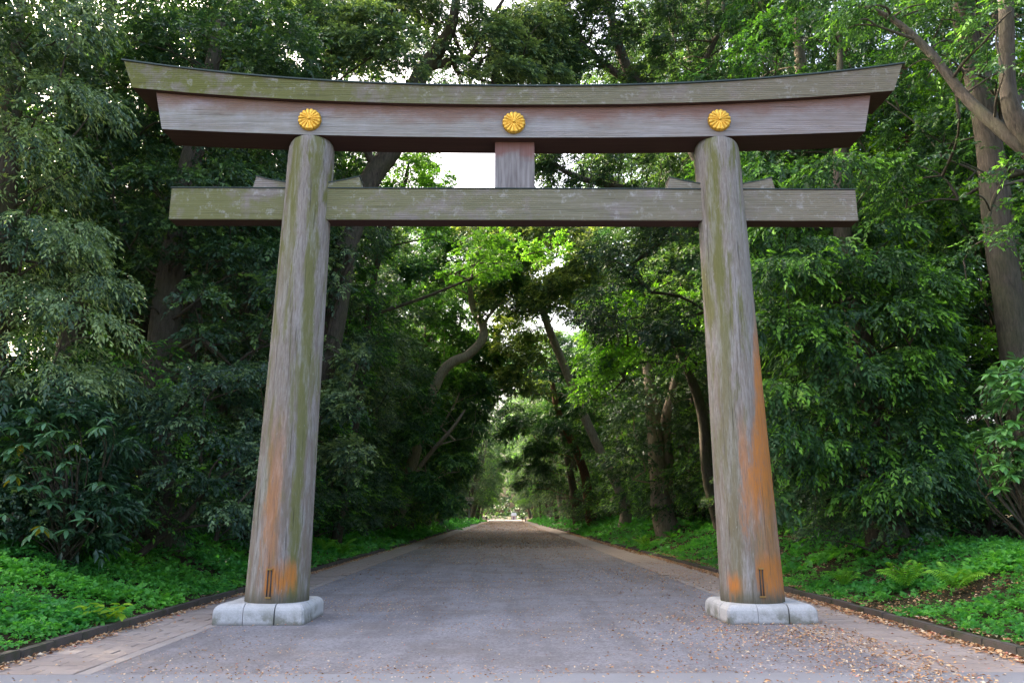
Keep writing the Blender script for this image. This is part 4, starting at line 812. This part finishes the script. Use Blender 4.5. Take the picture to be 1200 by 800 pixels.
def person_mesh(mats, step):
    me = bpy.data.meshes.new('person_frame')
    J = {'pel': (0, 0, .95, .13), 'wst': (0, 0, 1.1, .12), 'chs': (0, 0, 1.34, .15), 'nck': (0, .0, 1.49, .055), 'hd1': (0, -.01, 1.58, .085), 'hd2': (0, -.01, 1.68, .09), 'hd3': (0, 0, 1.74, .05)}
    E_ = [('pel', 'wst'), ('wst', 'chs'), ('chs', 'nck'), ('nck', 'hd1'), ('hd1', 'hd2'), ('hd2', 'hd3')]
    for s_, n in ((-1, 'l'), (1, 'r')):
        st = step * s_
        J.update({n + 'hp': (s_ * .09, 0, .88, .095), n + 'kn': (s_ * .10, st * .12 - .03, .48, .06), n + 'an': (s_ * .10, st * .22, .09, .042), n + 'to': (s_ * .11, st * .22 - .15, .04, .035), n + 'sh': (s_ * .18, 0, 1.41, .06), n + 'el': (s_ * .24, -st * .06 + .03, 1.13, .045), n + 'wr': (s_ * .25, -st * .12 - .05, .9, .033), n + 'ha': (s_ * .25, -st * .13 - .07, .8, .035)})
        E_ += [('pel', n + 'hp'), (n + 'hp', n + 'kn'), (n + 'kn', n + 'an'), (n + 'an', n + 'to'), ('chs', n + 'sh'), (n + 'sh', n + 'el'), (n + 'el', n + 'wr'), (n + 'wr', n + 'ha')]
    ks = list(J); me.from_pydata([J[k][:3] for k in ks], [(ks.index(a_), ks.index(b_)) for a_, b_ in E_], [])
    o = link('person_frame', me); o.modifiers.new('s', 'SKIN'); sk = me.skin_vertices[0].data
    for i_, k in enumerate(ks): sk[i_].radius = (J[k][3], J[k][3] * (.8 if k in ('pel', 'wst', 'chs') else 1)); sk[i_].use_root = k == 'pel'
    o.modifiers.new('d', 'SUBSURF').levels = 1
    bpy.context.view_layer.update(); m2 = bpy.data.meshes.new_from_object(o.evaluated_get(bpy.context.evaluated_depsgraph_get())); bpy.data.objects.remove(o)
    m2.name = 'person'; m2.materials.clear()
    for mt in mats: m2.materials.append(mt)
    for p in m2.polygons:
        c = p.center; p.material_index = 3 if c.z > 1.66 or (c.z > 1.55 and c.y > .01) else (0 if c.z > 1.5 or (abs(c.x) > .2 and c.z < .95) else (1 if c.z > .95 else 2)); p.use_smooth = True
    return m2
for x, y, mats, st, rz, lab in ((4.55, 222, ('skin', 'black_cloth', 'black_cloth', 'hair'), .8, .1, 'distant person in dark clothes walking on the right of the road'), (5.6, 226, ('skin', 'white_cloth', 'black_cloth', 'hair'), -.8, -.1, 'distant person in a white top walking at the right edge'), (-6.0, 250, ('skin', 'grey_cloth', 'black_cloth', 'hair'), .8, 3.0, 'distant person in dark clothes alone by the left edge')):
    o = link('person', person_mesh([M[m_] for m_ in mats], st), None, (x, y, .005)); o.rotation_euler = (0, 0, rz); tag(o, lab, 'person')
hut = tag(empty('hut', (3.6, 345, 0)), 'small pale hut with a white roof at the far end of the road', 'hut')
bm = bmesh.new(); add_box(bm, -2.2, 2.2, -1.5, 1.5, 0, 2.6); link('wall', bm_mesh('wall', bm, M['lamp_roof']), hut)
prism('roof', [(-2.8, 2.6), (-2.2, 4.4), (2.2, 4.4), (2.8, 2.6)], -2.0, 2.0, M['white'], hut)
bm = bmesh.new(); add_box(bm, -.5, .5, -1.56, -1.502, .02, 2.0); link('door', bm_mesh('door', bm, M['lamp_dark']), hut)
hut.scale = (.45, .45, .65)
